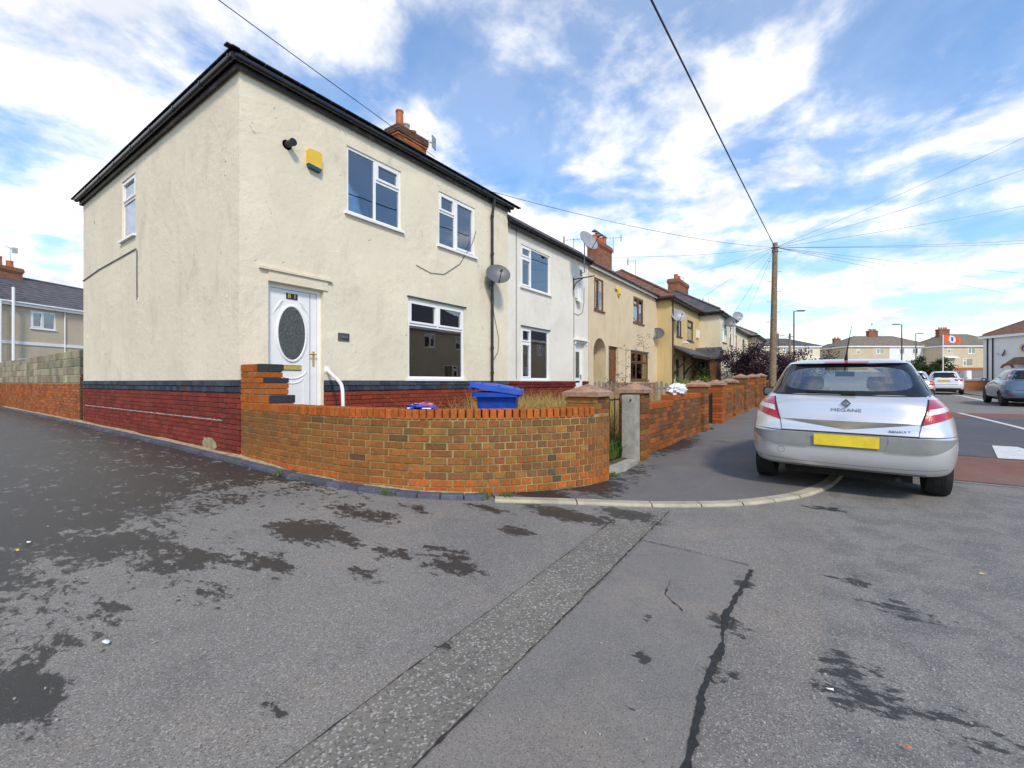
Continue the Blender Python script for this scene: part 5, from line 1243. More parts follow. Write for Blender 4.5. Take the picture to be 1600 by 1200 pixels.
yc = thing('yucca', 'spiky green yucca in front of the cream house', 'plant', spot(1140, 590, 24.5)); lv = MB(); rnd = random.Random(4)
for _ in range(110):
    a = rnd.random() * 6.283; el = rnd.uniform(.05, 1.45); d_ = Vector((math.cos(a) * math.cos(el), math.sin(a) * math.cos(el), math.sin(el))); s_ = d_.cross(Vector((0, 0, 1))).normalized() * .022; L = rnd.uniform(.6, 1.0); b0 = Vector((0, 0, .45)); q = b0 + d_ * L; q.z -= .25 * L * math.cos(el)
    mm = b0 + d_ * L * .55; lv.q(b0 - s_ * .6, b0 + s_ * .6, mm + s_, mm - s_); lv.q(mm - s_, mm + s_, q)
lv.build('leaves', M_grass, yc, fix=False); MB().tube([(0, 0, -.05), (0, 0, .5)], .06, 8).build('stem', M_bark, yc)
def grass(name, label, region, n, h, m, seed=0, lean=.5, w=.006, zf=None, dz=.04):
    rnd = random.Random(seed); mb = MB()
    for _ in range(n):
        x, y = region(rnd); z = (zf or g)(x, y) + dz; hh = h * rnd.uniform(.4, 1.1); a = rnd.random() * 6.283; l = rnd.uniform(.1, lean) * hh; b = rnd.random() * 6.283; ww = w * rnd.uniform(.7, 1.3)
        s_ = Vector((math.cos(b) * ww, math.sin(b) * ww, 0)); p0 = Vector((x, y, z)); p1 = p0 + Vector((math.cos(a) * l * .35, math.sin(a) * l * .35, hh * .6)); p2 = p0 + Vector((math.cos(a) * l, math.sin(a) * l, hh * rnd.uniform(.75, 1)))
        mb.q(p0 - s_, p0 + s_, p1 + s_ * .7, p1 - s_ * .7); mb.q(p1 - s_ * .7, p1 + s_ * .7, p2)
    return stuff(mb.build(name, m, fix=False), label, 'grass')
grass('dry_grass', 'tall dry yellow grass between the blue bin and the gate pier', lambda r: (min(-3.0, max(-6.3, r.gauss(-4.2, .75))), min(8.6, max(5.7, r.gauss(7.0, .6)))), 5500, .90, M_dry, 1, .9)
grass('dry_grass', 'thin brown grass stalks behind the iron gate', lambda r: (r.uniform(-5.5, -2.9), r.uniform(9.0, 13.6)), 1100, .9, M_dry, 2, .5)
grass('fresh_grass', 'green grass growing behind the thin iron gate', lambda r: (r.uniform(-3.2, -2.42), r.uniform(5.05, 6.6)), 2600, .34, M_grass, 3, .9)
grass('fresh_grass', 'grass tufts along the foot of the walls and edging', lambda r: ((lambda p: (p.x + r.gauss(0, .03), p.y + r.gauss(0, .03)))(Vector(r.choice([(-2.82, 3.45), (-2.76, 3.44), (-2.62, 3.60), (-2.16, 5.08), (-2.15, 5.18), (-15.3, 2.72), (-17.6, 2.75), (-16.8, 2.75), (-5.2, 2.70), (-3.6, 2.92), (-2.2, 6.35), (-2.18, 10.9)])))), 700, .06, M_grass, 4, 1.2, .004, dz=.02)
# tall dry stems reaching up before the pale yellow house
for k, (u, y) in enumerate(((1006, 12.6), (985, 12.2), (955, 11.4), (975, 11.8))):
    d_ = ray(u, 600); f = y / d_.y; x = d_.x * f; t_ = thing('dry_weed', ['tall dry weed stalk in front of the brown ground-floor window', 'bent dry weed stalk left of the brown window', 'dry weed stalk in front of the arched passage', 'thin dry weed stalk by the brown door'][k], 'weed', (x, y, g(x, y)), 0, 'dry weed stalks')
    hh = [2.3, 1.9, 1.6, 1.9][k]; st = MB(); lf = MB(); rnd = random.Random(k); st.tube([(0, 0, 0), (.04, .02, hh * .5), (.10 * (k % 2 - .5), .05, hh)], [.008, .006, .003], 5)
    for j in range(18):
        z = hh * rnd.uniform(.3, 1); a = rnd.random() * 6.28; q = Vector((math.cos(a) * .16, math.sin(a) * .16, z + .10)); st.tube([(.02, .02, z), q], .0025, 4)
        for _ in range(4): leaf(lf, q + Vector((rnd.gauss(0, .03), rnd.gauss(0, .03), rnd.gauss(0, .03))), Vector((rnd.gauss(0, 1), rnd.gauss(0, 1), rnd.gauss(0, 1))), .05, .012, rnd)
    st.build('stem', M_bark, t_, fix=False); stuff(lf.build('seed_heads', M_bark, t_, fix=False))

# ================================================================== POLE, CABLES, LAMPS, AERIALS
PT = Vector((-2.12, 23.6, 0)); PT.z = g(PT.x, PT.y)
po = thing('telegraph_pole', 'tall weathered wooden telegraph pole with climbing pegs', 'pole', PT)
ptop = 7.55 - PT.z; lean = Vector((.12, .05, 0))
MB().tube([(0, 0, -.3), lean * .5 + Vector((0, 0, ptop * .5)), lean + Vector((0, 0, ptop))], [.165, .135, .105], 14).build('shaft', M_polewood, po, smooth=True)
for k in range(11):
    z = 2.3 + k * .46; sx_ = -1 if k % 2 else 1; c = lean * (z / ptop) + Vector((0, 0, z)); dr = Vector((CA, SA, 0)) * sx_; MB().tube([c + dr * .10, c + dr * .30, c + dr * .30 + Vector((0, 0, .03))], .014, 5).build('climbing_peg', M_steel, po)
MB().tube([lean * .93 + Vector((0, 0, ptop - .42)), lean * .96 + Vector((0, 0, ptop - .30))], .135, 12).build('collar', M_gray, po)
MB().lathe([(.17, 0), (.17, .03)], 16, 'z', lean * .97 + Vector((0, 0, ptop - .22))).build('cable_ring', M_steel, po)
HUB = PT + lean * .97 + Vector((0, 0, ptop - .2))
def cable(label, a, b, sag, r=.007, m=M_cable, n=22, group='overhead cables'):
    a, b = Vector(a), Vector(b); pts = [a.lerp(b, k / n) - Vector((0, 0, sag * 4 * (k / n) * (1 - k / n))) for k in range(n + 1)]
    return tag(MB().tube(pts, r, 5).build('overhead_cable', m, smooth=True), label, 'cable', group)
def beyond(u, v, Z, k=1.6):       # continue from the pole through the pixel at distance Z
    p = at(u, v, Z); return HUB + (p - HUB) * k
cable('thick black cable running from the pole up over the camera', HUB, beyond(1020, 0, 6.5, 1.5), .05, .016)
for u, v, Z, lb in ((1600, 213, 20, 'highest thin cable running right from the pole'), (1600, 263, 20, 'second thin cable running right from the pole'), (1600, 320, 22, 'third thin cable running right from the pole'), (1600, 374, 26, 'level thin cable running right from the pole'), (1600, 379, 30, 'lower of the two level cables right of the pole'), (1600, 426, 40, 'slack cable dropping right from the pole'), (1600, 442, 44, 'second slack cable dropping right from the pole'), (1600, 462, 48, 'lowest slack cable dropping right from the pole')):
    cable(lb, HUB, beyond(u, v, Z, 1.15), .12, .008, M_cableg)
cable('thin cable from the end house eaves to the pole', HUB, (HX + .16, 8.1, ZE - .02), .25, .006)
cable('thin cable from the white house eaves to the pole', HUB, (X2 + .1, 13.2, 5.3), .15, .006, M_cableg)
cable('thin cable from the pale yellow house eaves to the pole', HUB, (X2 + .1, 19.0, 5.25), .1, .006, M_cableg)
cable('thin cable from the yellow house eaves to the pole', HUB, (X4 + .2, 24.5, 5.2), .06, .006, M_cableg)
cable('thin cable from the cream house eaves to the pole', HUB, (X5 + .1, 30.5, 5.15), .06, .006, M_cableg)
cable('thin cable from the far terrace house to the pole', HUB, (-6.4, 43, 5.6), .1, .006, M_cableg)
cable('thin cable rising left over the roof of the end house', (HX + .16, 6.6, ZE + .1), Vector((HX + .16, 6.6, ZE + .1)) + (at(345, 0, 5.2) - Vector((HX + .16, 6.6, ZE + .1))) * 1.5, .02, .006)
def lamp_post(label, u, vtop, Z, zg, arm):
    x, y = c2s(X_(u, Z), Z); zt = CAMZ + (HZN - vtop) * Z / FPX; l_ = thing('street_lamp', label, 'street lamp', (x, y, zg), ROT, 'street lamps'); h_ = zt - zg
    MB().tube([(0, 0, 0), (0, 0, 1.3), (0, 0, 1.31), (0, 0, h_)], [.10, .10, .065, .05], 10).build('column', M_lamp, l_, smooth=True)
    MB().tube([(0, 0, h_ - .03), (arm * .35, 0, h_ + .02)], .035, 6).box(min(arm * .3, arm * .95), max(arm * .3, arm * .95), -.12, .12, h_ - .03, h_ + .07).build('lantern', M_lamp, l_)
lamp_post('street lamp just right of the wooden pole with arm to the right', 1240.5, 486, 40, .45, 1); lamp_post('small distant street lamp between the pole and the near lamp', 1216, 525, 70, 1.2, 1)
lamp_post('street lamp behind the silver car with arm to the left', 1409, 507, 48, .7, -1); lamp_post('thin distant street lamp left of the flagpole', 1431, 521, 62, 1.0, 1)
x, y = c2s(X_(1234, 60), 60); wp_ = thing('wooden_pole', 'short distant wooden pole left of the near street lamp', 'pole', (x, y, .9)); MB().tube([(0, 0, 0), (0, 0, 6.8)], [.17, .13], 10).build('shaft', M_polewood, wp_, smooth=True); MB().box(-.4, .4, -.05, .05, 6.3, 6.4).build('crossarm', M_polewood, wp_)
x, y = c2s(X_(1473.5, 52), 52); fp = thing('flagpole', 'white flagpole with orange and white flag before the beige far house', 'flagpole', (x, y, .8), ROT); ft = CAMZ + (HZN - 523) * 52 / FPX - .8
MB().tube([(0, 0, 0), (0, 0, ft)], [.06, .045], 8).build('pole', M_upvc, fp, smooth=True)
M_flag = mat('flag_orange', (.75, .13, .03), .8, .1, 3)
rows = [[(1.95 * k / 16 + .04, .10 * math.sin(k * .75) * k / 16, ft - .02 - z * (1 - .12 * k / 16) - .28 * (k / 16) ** 1.5) for k in range(17)] for z in (0, .16, .33, .5, .66, .85)]
fb = MB().grid(rows)
for i in range(len(fb.f)):
    k, j = i % 16, i // 16; fb.mi[i] = 1 if 4 < k < 12 and (k - 8) ** 2 / 14 + (j - 2) ** 2 / 5 < 1.15 else 0
    if 6 < k < 10 and 0 < j < 4: fb.mi[i] = 2
fb.build('flag', [M_flag, M_whitebag, M_bluebag], fp, smooth=True, fix=False)
def aerial(label, loc, h_, head, n=7, s_=1.0):
    a_ = thing('tv_aerial', label, 'aerial', loc, R(head), 'roof aerials'); MB().tube([(0, 0, -.25), (0, 0, h_)], .016, 6).build('mast', M_steel, a_); bm_ = MB().tube([(-.55 * s_, 0, h_ - .05), (.5 * s_, 0, h_ - .05)], .012, 5).build('boom', M_steel, a_)
    for k in range(n): MB().tube([(-.5 * s_ + k * .16 * s_, -.17, h_ - .05), (-.5 * s_ + k * .16 * s_, .17, h_ - .05)], .007, 4).build('element', M_steel, bm_)
    MB().box(.42 * s_, .46 * s_, -.13, .13, h_ - .25, h_ + .12).build('reflector', M_steel, bm_); return a_
aerial('small dark aerial on the right side of the end house chimney', (-10.4, 9.95, 8.42), .35, 20, 6, .7)
aerial('aerial on a mast left of the big pale dish', (-9.5, 18.3, 6.9), .85, 200); aerial('aerial on the tall chimney with four pots', (-10.2, 24.6, 8.86), .75, 30)
aerial('aerial on the red tiled roof of the yellow house', (-9.2, 25.5, 7.6), .7, 210); aerial('aerial on the chimney of the cream house', (-8.55, 33.5, 7.95), .8, 200)
aerial('aerial above the grey hipped roof end', (-8.4, 41, 7.0), 1.3, 200); pE = hE.matrix_basis @ Vector((9.0, 3.5, 7.9)); aerial('aerial on the red chimney at the far left edge', pE, 1.3, 150, 8)
pB = hB.matrix_basis @ Vector((X_(1366, 96) - xb, 4.5, 9.2)); aerial('aerial on the chimney of the beige and white far pair', pB, 1.6, 100, 6)
# low walls across the road
lw_ = thing('low_brick_wall', 'low orange brick wall at the bend behind the white car', 'wall', tuple(c2s(X_(1502, 33), 33)) + (.45,), ROT); MB().box(0, 5.5, 0, .25, -.3, .78).build('brickwork', M_farorange, lw_); MB().box(-.03, 5.53, -.03, .28, .78, .86).build('coping', M_farbrick, lw_)
ww_ = thing('garden_wall', 'white garden wall with gate pillars in front of the beige far house', 'wall', tuple(c2s(X_(1487, 55), 55)) + (.7,), ROT); MB().box(0, 5, 0, .2, -.2, 1.0).build('render', M_conc, ww_); MB().box(1.8, 2.4, -.05, .25, 0, 1.9).build('pillar', M_whiteR, ww_)

# ================================================================== CARS
def paint(name, col, metal=.35, rough=.32):
    t = NT(name); c = t.mix(t.map(t.noise(500, 2, .5), .3, .7), sc3(col, .96), sc3(col, 1.04))
    dirt_ = t.math('MULTIPLY', t.map(t.noise(6, 6, .65), .5, .75), .10); c = t.mix(dirt_, c, sc3(col, .55)); t.bsdf(c, rough, metal, None, .5, .7); return t.m
M_silver = paint('silver_paint', (.70, .70, .71), .62, .30); M_carwhite = paint('white_paint', (.74, .75, .78), .1, .25); M_carblue = paint('steel_blue_paint', (.10, .165, .24), .4, .3)
M_bump = mat('grey_bumper_strip', (.20, .205, .20), .42, .08, 8); M_tyre = mat('tyre_rubber', (.014, .014, .015), .8, .3, 20, .3, 120)
M_alloy = mat('alloy_rim', (.45, .46, .48), .35, .06, 9, metal=.7); M_lred = mat('red_lens', (.42, .004, .010), .12, .12, 25, .2, 90, coat=.8); M_lpink = mat('pink_lens', (.40, .02, .055), .12, .12, 30, .2, 90, coat=.8)
M_lwhite = mat('clear_lens', (.66, .64, .64), .10, .2, 45, .3, 70, coat=.8); M_plate = mat('yellow_plate', (.74, .55, .03), .4, .10, 9); M_lamber = mat('amber_lens', (.85, .22, .02), .2, .1, 20, coat=.8)
M_seat = mat('seat_fabric', (.11, .115, .12), .9, .2, 12); M_under = mat('underbody', (.012, .012, .012), .9, .3, 9); M_frit = mat('black_glass_border', (.012, .013, .015), .08, .1, 9); M_chrome = mat('dark_chrome', (.22, .22, .23), .2, .1, 9, metal=.9)
def pchip(tab):
    xs_ = [a for a, _ in tab]; ys_ = [b for _, b in tab]; n = len(xs_); h = [xs_[i + 1] - xs_[i] for i in range(n - 1)]; dl = [(ys_[i + 1] - ys_[i]) / h[i] for i in range(n - 1)]
    m = [dl[0]] + [0 if dl[i - 1] * dl[i] <= 0 else 2 * dl[i - 1] * dl[i] / (dl[i - 1] + dl[i]) for i in range(1, n - 1)] + [dl[-1]]
    def f(x):
        if x <= xs_[0]: return ys_[0]
        if x >= xs_[-1]: return ys_[-1]
        i = 0
        while x > xs_[i + 1]: i += 1
        t_ = (x - xs_[i]) / h[i]
        return (2 * t_ ** 3 - 3 * t_ ** 2 + 1) * ys_[i] + (t_ ** 3 - 2 * t_ ** 2 + t_) * h[i] * m[i] + (-2 * t_ ** 3 + 3 * t_ ** 2) * ys_[i + 1] + (t_ ** 3 - t_ ** 2) * h[i] * m[i + 1]
    return f
class Car:
    """local frame: x to the right, y forward, z up, rear bumper at y = 0"""
    def __init__(s, name, label, loc, yaw, rear, wid, front, nr=5.2, nf=3.6, body=None, pitch=.0122, roll=0, axle=(.77, 3.395), wr=.315, group='cars on the street', zs=1.0):
        s.R, s.W, s.F = pchip(rear), pchip(wid), pchip(front); s.nr, s.nf = nr, nf; s.body = body; s.axle, s.wr = axle, wr
        s.t = thing(name, label, 'car', loc, 0, group); s.t.rotation_euler = (pitch, roll, yaw); s.zmin, s.zmax = wid[0][0], wid[-1][0]; s.holes = []
    def nrz(s, z): return s.nr + 3.0 * max(0, min(1, (1.0 - z) / .3))
    def ym(s, z): return (s.R(z) + s.F(z)) / 2
    def yr(s, x, z):
        W = s.W(z); q = min(1, abs(x) / W); A = s.ym(z) - s.R(z); n = s.nrz(z); return s.ym(z) - A * max(0, 1 - q ** n) ** (1 / n)
    def yf(s, x, z):
        W = s.W(z); q = min(1, abs(x) / W); A = s.F(z) - s.ym(z); return s.ym(z) + A * max(0, 1 - q ** s.nf) ** (1 / s.nf)
    def xs(s, y, z):
        ym = s.ym(z); n = s.nrz(z) if y < ym else s.nf; A = (ym - s.R(z)) if y < ym else (s.F(z) - ym); q = min(1, abs(y - ym) / A); return s.W(z) * max(0, 1 - q ** n) ** (1 / n)
    def shell(s, glass, nz=56, na=30):
        """glass: list of (kind, inside(a, z)) whose body faces are left out; kinds rear, front, side"""
        rings = []
        for i in range(nz + 1):
            z = s.zmin + (s.zmax - s.zmin) * (i / nz); half = []
            for k in range(na + 1):
                f = R(90) * k / na; n_ = s.nrz(z); half.append((s.W(z) * math.sin(f) ** (2 / n_), s.ym(z) - (s.ym(z) - s.R(z)) * math.cos(f) ** (2 / n_)))
            for k in range(1, na + 1):
                f = R(90) * (1 - k / na); half.append((s.W(z) * math.sin(f) ** (2 / s.nf) if f > 0 else 0, s.ym(z) + (s.F(z) - s.ym(z)) * math.cos(f) ** (2 / s.nf)))
            half[0] = (0, s.R(z)); rings.append([Vector((x, y, z)) for x, y in half] + [Vector((-x, y, z)) for x, y in half[-2:0:-1]])
        n = len(rings[0]); keep = MB(); keep.v = [p.copy() for r_ in rings for p in r_]; wr = s.wr + .045; zc = s.wr
        ins = lambda p: any(abs(p.x) > .45 and (p.y - ya) ** 2 + (p.z - zc) ** 2 < wr * wr for ya in s.axle)
        for i in range(nz):
            for k in range(n):
                k2 = (k + 1) % n; ids = (i * n + k, i * n + k2, (i + 1) * n + k2, (i + 1) * n + k); P = [keep.v[j] for j in ids]; c = sum(P, Vector()) / 4
                if all(ins(p) for p in P): continue
                ym = s.ym(c.z); kill = False
                for kind, fn in glass:
                    if kind == 'rear' and c.y < ym and abs(c.x) < s.W(c.z) * .97 and s.yr(c.x, c.z) > c.y - .06 and fn(c.x, c.z): kill = True
                    if kind == 'front' and c.y > ym and abs(c.x) < s.W(c.z) * .95 and fn(c.x, c.z): kill = True
                    if kind == 'side' and fn(c.y, c.z) and abs(c.x) > s.xs(c.y, c.z) - .02: kill = True
                if not kill: keep.f.append(ids); keep.mi.append(0)
        for p in keep.v:
            if abs(p.x) > .45:
                for ya in s.axle:
                    r_ = math.hypot(p.y - ya, p.z - zc)
                    if wr * .86 < r_ < wr: f = wr / max(r_, 1e-4); p.y = ya + (p.y - ya) * f; p.z = zc + (p.z - zc) * f
        keep.f.append(tuple(nz * n + k for k in range(n))); keep.mi.append(0)
        o = keep.build('body', s.body, s.t, smooth=True, fix=False); s.shellobj = o
        un = MB(); un.q(*[(p.x * .96, p.y, s.zmin + .01) for p in rings[0]]); un.box(-.55, .55, .35, 3.9, .17, s.zmin + .05); un.build('underbody', M_under, s.t)
        for ya in s.axle:
            for sg in (-1, 1):
                a = MB(); xo = s.W(.5) - .012
                prof = [(ya + (s.wr + .05) * math.cos(R(8 + 164 * k / 22)), zc + (s.wr + .05) * math.sin(R(8 + 164 * k / 22))) for k in range(23)]
                a.grid([[(sg * (xo - .035), y, z) for y, z in prof], [(sg * (xo - .40), y, z) for y, z in prof]]); a.build('wheel_arch', M_under, s.t, fix=False)
                s.wheel(sg, ya)
        return o
    def wheel(s, sg, ya):
        xo = s.W(.5) - .03; r = s.wr; w = .20; pr = [(r * .62, 0), (r * .70, -.004), (r * .93, .004), (r * .985, .03), (r, .06), (r, w - .06), (r * .985, w - .03), (r * .93, w), (r * .62, w)]
        ty = MB().lathe([(a, sg * (xo - b)) for a, b in pr], 32, 'x', (0, ya, r))
        ty = ty.build('wheel', M_tyre, s.t, smooth=True)
        gv = MB()
        for b in (.06, .085, .115, .14): gv.lathe([(r + .0015, sg * (xo - b)), (r + .0015, sg * (xo - b - .006))], 32, 'x', (0, ya, r))
        gv.build('tread_groove', M_under, ty, fix=False)
        rm = MB(); rm.lathe([(r * .60, sg * (xo - .03)), (r * .66, sg * (xo - .008)), (r * .63, sg * (xo - .012)), (r * .58, sg * (xo - .05)), (r * .5, sg * (xo - .06))], 32, 'x', (0, ya, r))
        for k in range(5):
            a = 6.2832 * k / 5; c, d_ = math.cos(a), math.sin(a); q = Vector((0, -d_, c)); e = Vector((0, c, d_)); o_ = Vector((sg * (xo - .03), ya, r))
            rm.q(o_ + e * r * .1 + q * .035, o_ + e * r * .60 + q * .028, o_ + e * r * .60 - q * .028, o_ + e * r * .1 - q * .035)
        rm.lathe([(.0, sg * (xo - .022)), (.06, sg * (xo - .026)), (.065, sg * (xo - .05))], 16, 'x', (0, ya, r)); rm.lathe([(r * .58, sg * (xo - .075)), (.01, sg * (xo - .075))], 24, 'x', (0, ya, r), m=1)
        rm.build('rim', [M_alloy, M_under], ty, smooth=True, fix=False)
    def patch(s, fn, ns, nt, kind='rear', sg=1):
        """fn(s, t) -> (a, z, lift): a is x (rear, front) or y (side)"""
        rows = []
        for j in range(nt + 1):
            r_ = []
            for i in range(ns + 1):
                a, z, off = fn(i / ns, j / nt)
                if kind == 'rear': r_.append((a, s.yr(a, z) - off, z))
                elif kind == 'front': r_.append((a, s.yf(a, z) + off, z))
                else: r_.append((sg * (s.xs(a, z) + off), a, z))
            rows.append(r_)
        return MB().grid(rows)
    def quad(s, p, off, ns=12, nt=8, kind='rear', sg=1):
        """p: four corners (a, z) bottom-left, bottom-right, top-right, top-left"""
        def fn(u, v):
            a = (p[0][0] * (1 - u) + p[1][0] * u) * (1 - v) + (p[3][0] * (1 - u) + p[2][0] * u) * v; z = (p[0][1] * (1 - u) + p[1][1] * u) * (1 - v) + (p[3][1] * (1 - u) + p[2][1] * u) * v; return a, z, off
        return s.patch(fn, ns, nt, kind, sg)
    def add(s, name, mb, m, parent=None, smooth=True): return mb.build(name, m, parent or s.t, smooth=smooth, fix=False)
    def interior(s):
        for sx_, yy in ((-.36, 1.9), (.36, 1.9)):
            st = MB().grid([[(x + sx_, y + yy, z) for x, y in rr(.24 * f, .07, .04)] for z, f in ((.45, 1), (.8, 1), (1.0, .85), (1.03, .6))], close=True).build('seat', M_seat, s.t, smooth=True)
            MB().grid([[(x + sx_, y + yy - .02, z) for x, y in rr(w, .05, .03)] for z, w in ((1.06, .10), (1.10, .13), (1.20, .13), (1.24, .10))], close=True).build('headrest', M_seat, st, smooth=True)
        MB().box(-.62, .62, .95, 1.08, .4, 1.03).build('rear_seat', M_seat, s.t); MB().box(-.66, .66, .40, .95, .92, .94).build('parcel_shelf', M_seat, s.t)
        for sx_ in (-.4, .4): MB().box(sx_ - .13, sx_ + .13, .96, 1.04, 1.04, 1.16).build('rear_headrest', M_seat, s.t)
        MB().box(-.70, .70, 2.75, 3.1, .5, .97).build('dashboard', M_seat, s.t); MB().box(-.11, .11, 2.30, 2.33, 1.24, 1.31).box(-.01, .01, 2.31, 2.33, 1.30, 1.38).build('rear_view_mirror', M_under, s.t)
        MB().box(-.78, .78, .5, 3.4, .25, .42).build('floor_pan', M_under, s.t)

# -------- the silver hatchback in front of us
REAR = [(.27, .20), (.285, .10), (.325, .04), (.42, .005), (.52, .0), (.62, .010), (.660, .016), (.675, .045), (.72, .068), (.80, .080), (.90, .105), (.97, .135), (1.01, .175), (1.035, .235), (1.06, .262), (1.20, .36), (1.34, .465), (1.375, .49), (1.40, .50), (1.425, .60), (1.445, .85), (1.458, 1.30)]
WID = [(.27, .70), (.285, .80), (.325, .845), (.40, .872), (.50, .886), (.60, .888), (.70, .886), (.80, .878), (.88, .862), (.94, .838), (.98, .808), (1.02, .770), (1.06, .742), (1.20, .672), (1.34, .598), (1.375, .575), (1.40, .55), (1.425, .49), (1.445, .38), (1.458, .22)]
FRNT = [(.27, 4.0), (.30, 4.12), (.40, 4.20), (.55, 4.205), (.70, 4.14), (.80, 3.95), (.88, 3.65), (.96, 3.22), (1.0, 3.08), (1.15, 2.80), (1.30, 2.48), (1.38, 2.25), (1.42, 2.02), (1.445, 1.80), (1.458, 1.6)]
mg = Car('parked_car', 'silver hatchback parked half on the pavement, seen from behind', (.13, 5.66, .012), R(-1), REAR, [(z, w * 1.015) for z, w in WID], FRNT, 5.2, 3.6, M_silver, roll=.012)
GB, GT = 1.050, 1.392
gx = lambda z: mg.W(z) - .028
inr = lambda x, z: GB + .012 < z < GT - .012 and abs(x) < gx(z) - .02
sy0 = lambda z: .62 + (z - 1.02) * 1.15; sy1 = lambda z: 2.95 - (z - 1.02) * 1.95
ins_ = lambda y, z: 1.035 < z < 1.345 and sy0(z) < y < sy1(z)
inf_ = lambda x, z: 1.02 < z < 1.37 and abs(x) < mg.W(z) - .05
mg.shell([('rear', inr), ('side', ins_), ('front', inf_)])
# rear screen: clear centre, black border
def ringfn(o0, i0, off):
    """ring between an outer and an inner rounded outline, both fn(angle) -> (x, z)"""
    def f(u, v):
        a = 6.2832 * u; p, q = o0(a), i0(a); return p[0] + (q[0] - p[0]) * v, p[1] + (q[1] - p[1]) * v, off
    return f
def sup(cx_, cz_, w0, w1, h_, n=7.):
    """rounded trapezium outline: half-width w0 at the bottom, w1 at the top"""
    def f(a):
        c, s_ = math.cos(a), math.sin(a); x = math.copysign(abs(c) ** (2 / n), c); z = math.copysign(abs(s_) ** (2 / n), s_); zz_ = cz_ + h_ * z; w = w0 + (w1 - w0) * (zz_ - (cz_ - h_)) / (2 * h_); return cx_ + w * x, zz_
    return f
og = sup(0, (GB + GT) / 2, gx(GB), gx(GT), (GT - GB) / 2, 14); ig = sup(.0, 1.218, .565, .50, .125, 4.2)
sc_ = mg.add('rear_screen', mg.patch(ringfn(og, ig, .006), 72, 5), M_frit)
mg.add('pane', mg.patch(ringfn(ig, lambda a: (0, 1.218), .006), 72, 8), M_carglass, sc_)
mg.add('hatch_spoiler', mg.patch(lambda u, v: (-.585 + 1.17 * u, 1.388 + .034 * v, .045 * (1 - v) + .006 - .02 * (2 * u - 1) ** 4), 20, 3), M_silver)
bl_ = mg.add('brake_light', mg.patch(lambda u, v: (-.19 + .38 * u, 1.389 + .022 * v, .052 * (1 - v) + .024), 10, 2), M_lred)
for sg in (-1, 1):
    mg.add('side_window', mg.patch(lambda u, v: (sy0(1.025 + .33 * v) - .015 + (sy1(1.025 + .33 * v) - sy0(1.025 + .33 * v) + .03) * u, 1.025 + .33 * v, .004), 16, 6, 'side', sg), M_carglass)
    mg.add('window_pillar', mg.patch(lambda u, v: (1.75 + .09 * u, 1.02 + .34 * v, .007), 2, 5, 'side', sg), M_frit)
mg.add('windscreen', mg.patch(lambda u, v: ((2 * u - 1) * (mg.W(1.01 + .37 * v) - .035), 1.01 + .37 * v, .004), 16, 6, 'front'), M_carglass)
# tail lights: pink top, clear middle, red lower
for sg in (-1, 1):
    E_ = lambda z: mg.W(z) * .992
    base = [(sg * .582, .775), (sg * E_(.865), .865), (sg * E_(1.005) * .985, 1.012), (sg * .655, 1.018)]
    tl_ = mg.add('tail_light', mg.quad(base, .007, 14, 12), M_lred)
    def band_(f0, f1, m, nm, in0=.02, in1=.98):
        def L(u, v):
            v2 = f0 + (f1 - f0) * v; u2 = in0 + (in1 - in0) * u; p = base; a = (p[0][0] * (1 - u2) + p[1][0] * u2) * (1 - v2) + (p[3][0] * (1 - u2) + p[2][0] * u2) * v2; z = (p[0][1] * (1 - u2) + p[1][1] * u2) * (1 - v2) + (p[3][1] * (1 - u2) + p[2][1] * u2) * v2; return a, z, .0105
        mg.add(nm, mg.patch(L, 14, 4), m, tl_)
    band_(.64, .99, M_lpink, 'upper_lens'); band_(.37, .62, M_lwhite, 'reverse_lens', .09, .95)
    mg.add('light_gasket', mg.quad([(sg * .572, .765), (sg * .584, .775), (sg * .657, 1.02), (sg * .645, 1.02)], .0115, 2, 10), M_under, tl_)
# hatch: chevron crease, shut lines, badge, script
def chev(u, v):
    x = -.572 + 1.144 * u; q = abs(x) / .572; zt = .790; zb = .785 - .085 * (1 - q) ** .9; return x, zb + (zt - zb) * v, .003 + .050 * v * (1 - q) ** .6 + .004 * v
mg.add('hatch_crease', mg.patch(chev, 40, 6), M_silver)
mg.add('hatch_panel_upper', mg.patch(lambda u, v: (-.572 + 1.144 * u, .790 + .11 * v, .0065 * (1 - v) + .001 + .0505 * (1 - abs(2 * u - 1)) ** .6 * (1 - v) ** 1.6), 40, 6), M_silver)
mg.add('hatch_panel_lower', mg.patch(lambda u, v: (-.560 + 1.12 * u, (.674 + (.785 - .085 * (1 - abs(2 * u - 1)) ** .9 - .674) * v), .004), 40, 4), M_silver)
for q in ([(-.560, .666), (.560, .666), (.560, .674), (-.560, .674)],): mg.add('shut_line', mg.quad(q, .0065, 30, 1), M_under)
for sg in (-1, 1): mg.add('shut_line', mg.quad([(sg * .555, .666), (sg * .560, .666), (sg * .582, .77), (sg * .577, .77)], .0068, 1, 6), M_under)
mg.add('screen_edge_line', mg.quad([(-gx(GB), GB - .007), (gx(GB), GB - .007), (gx(GB), GB + .001), (-gx(GB), GB + .001)], .007, 30, 1), M_under)
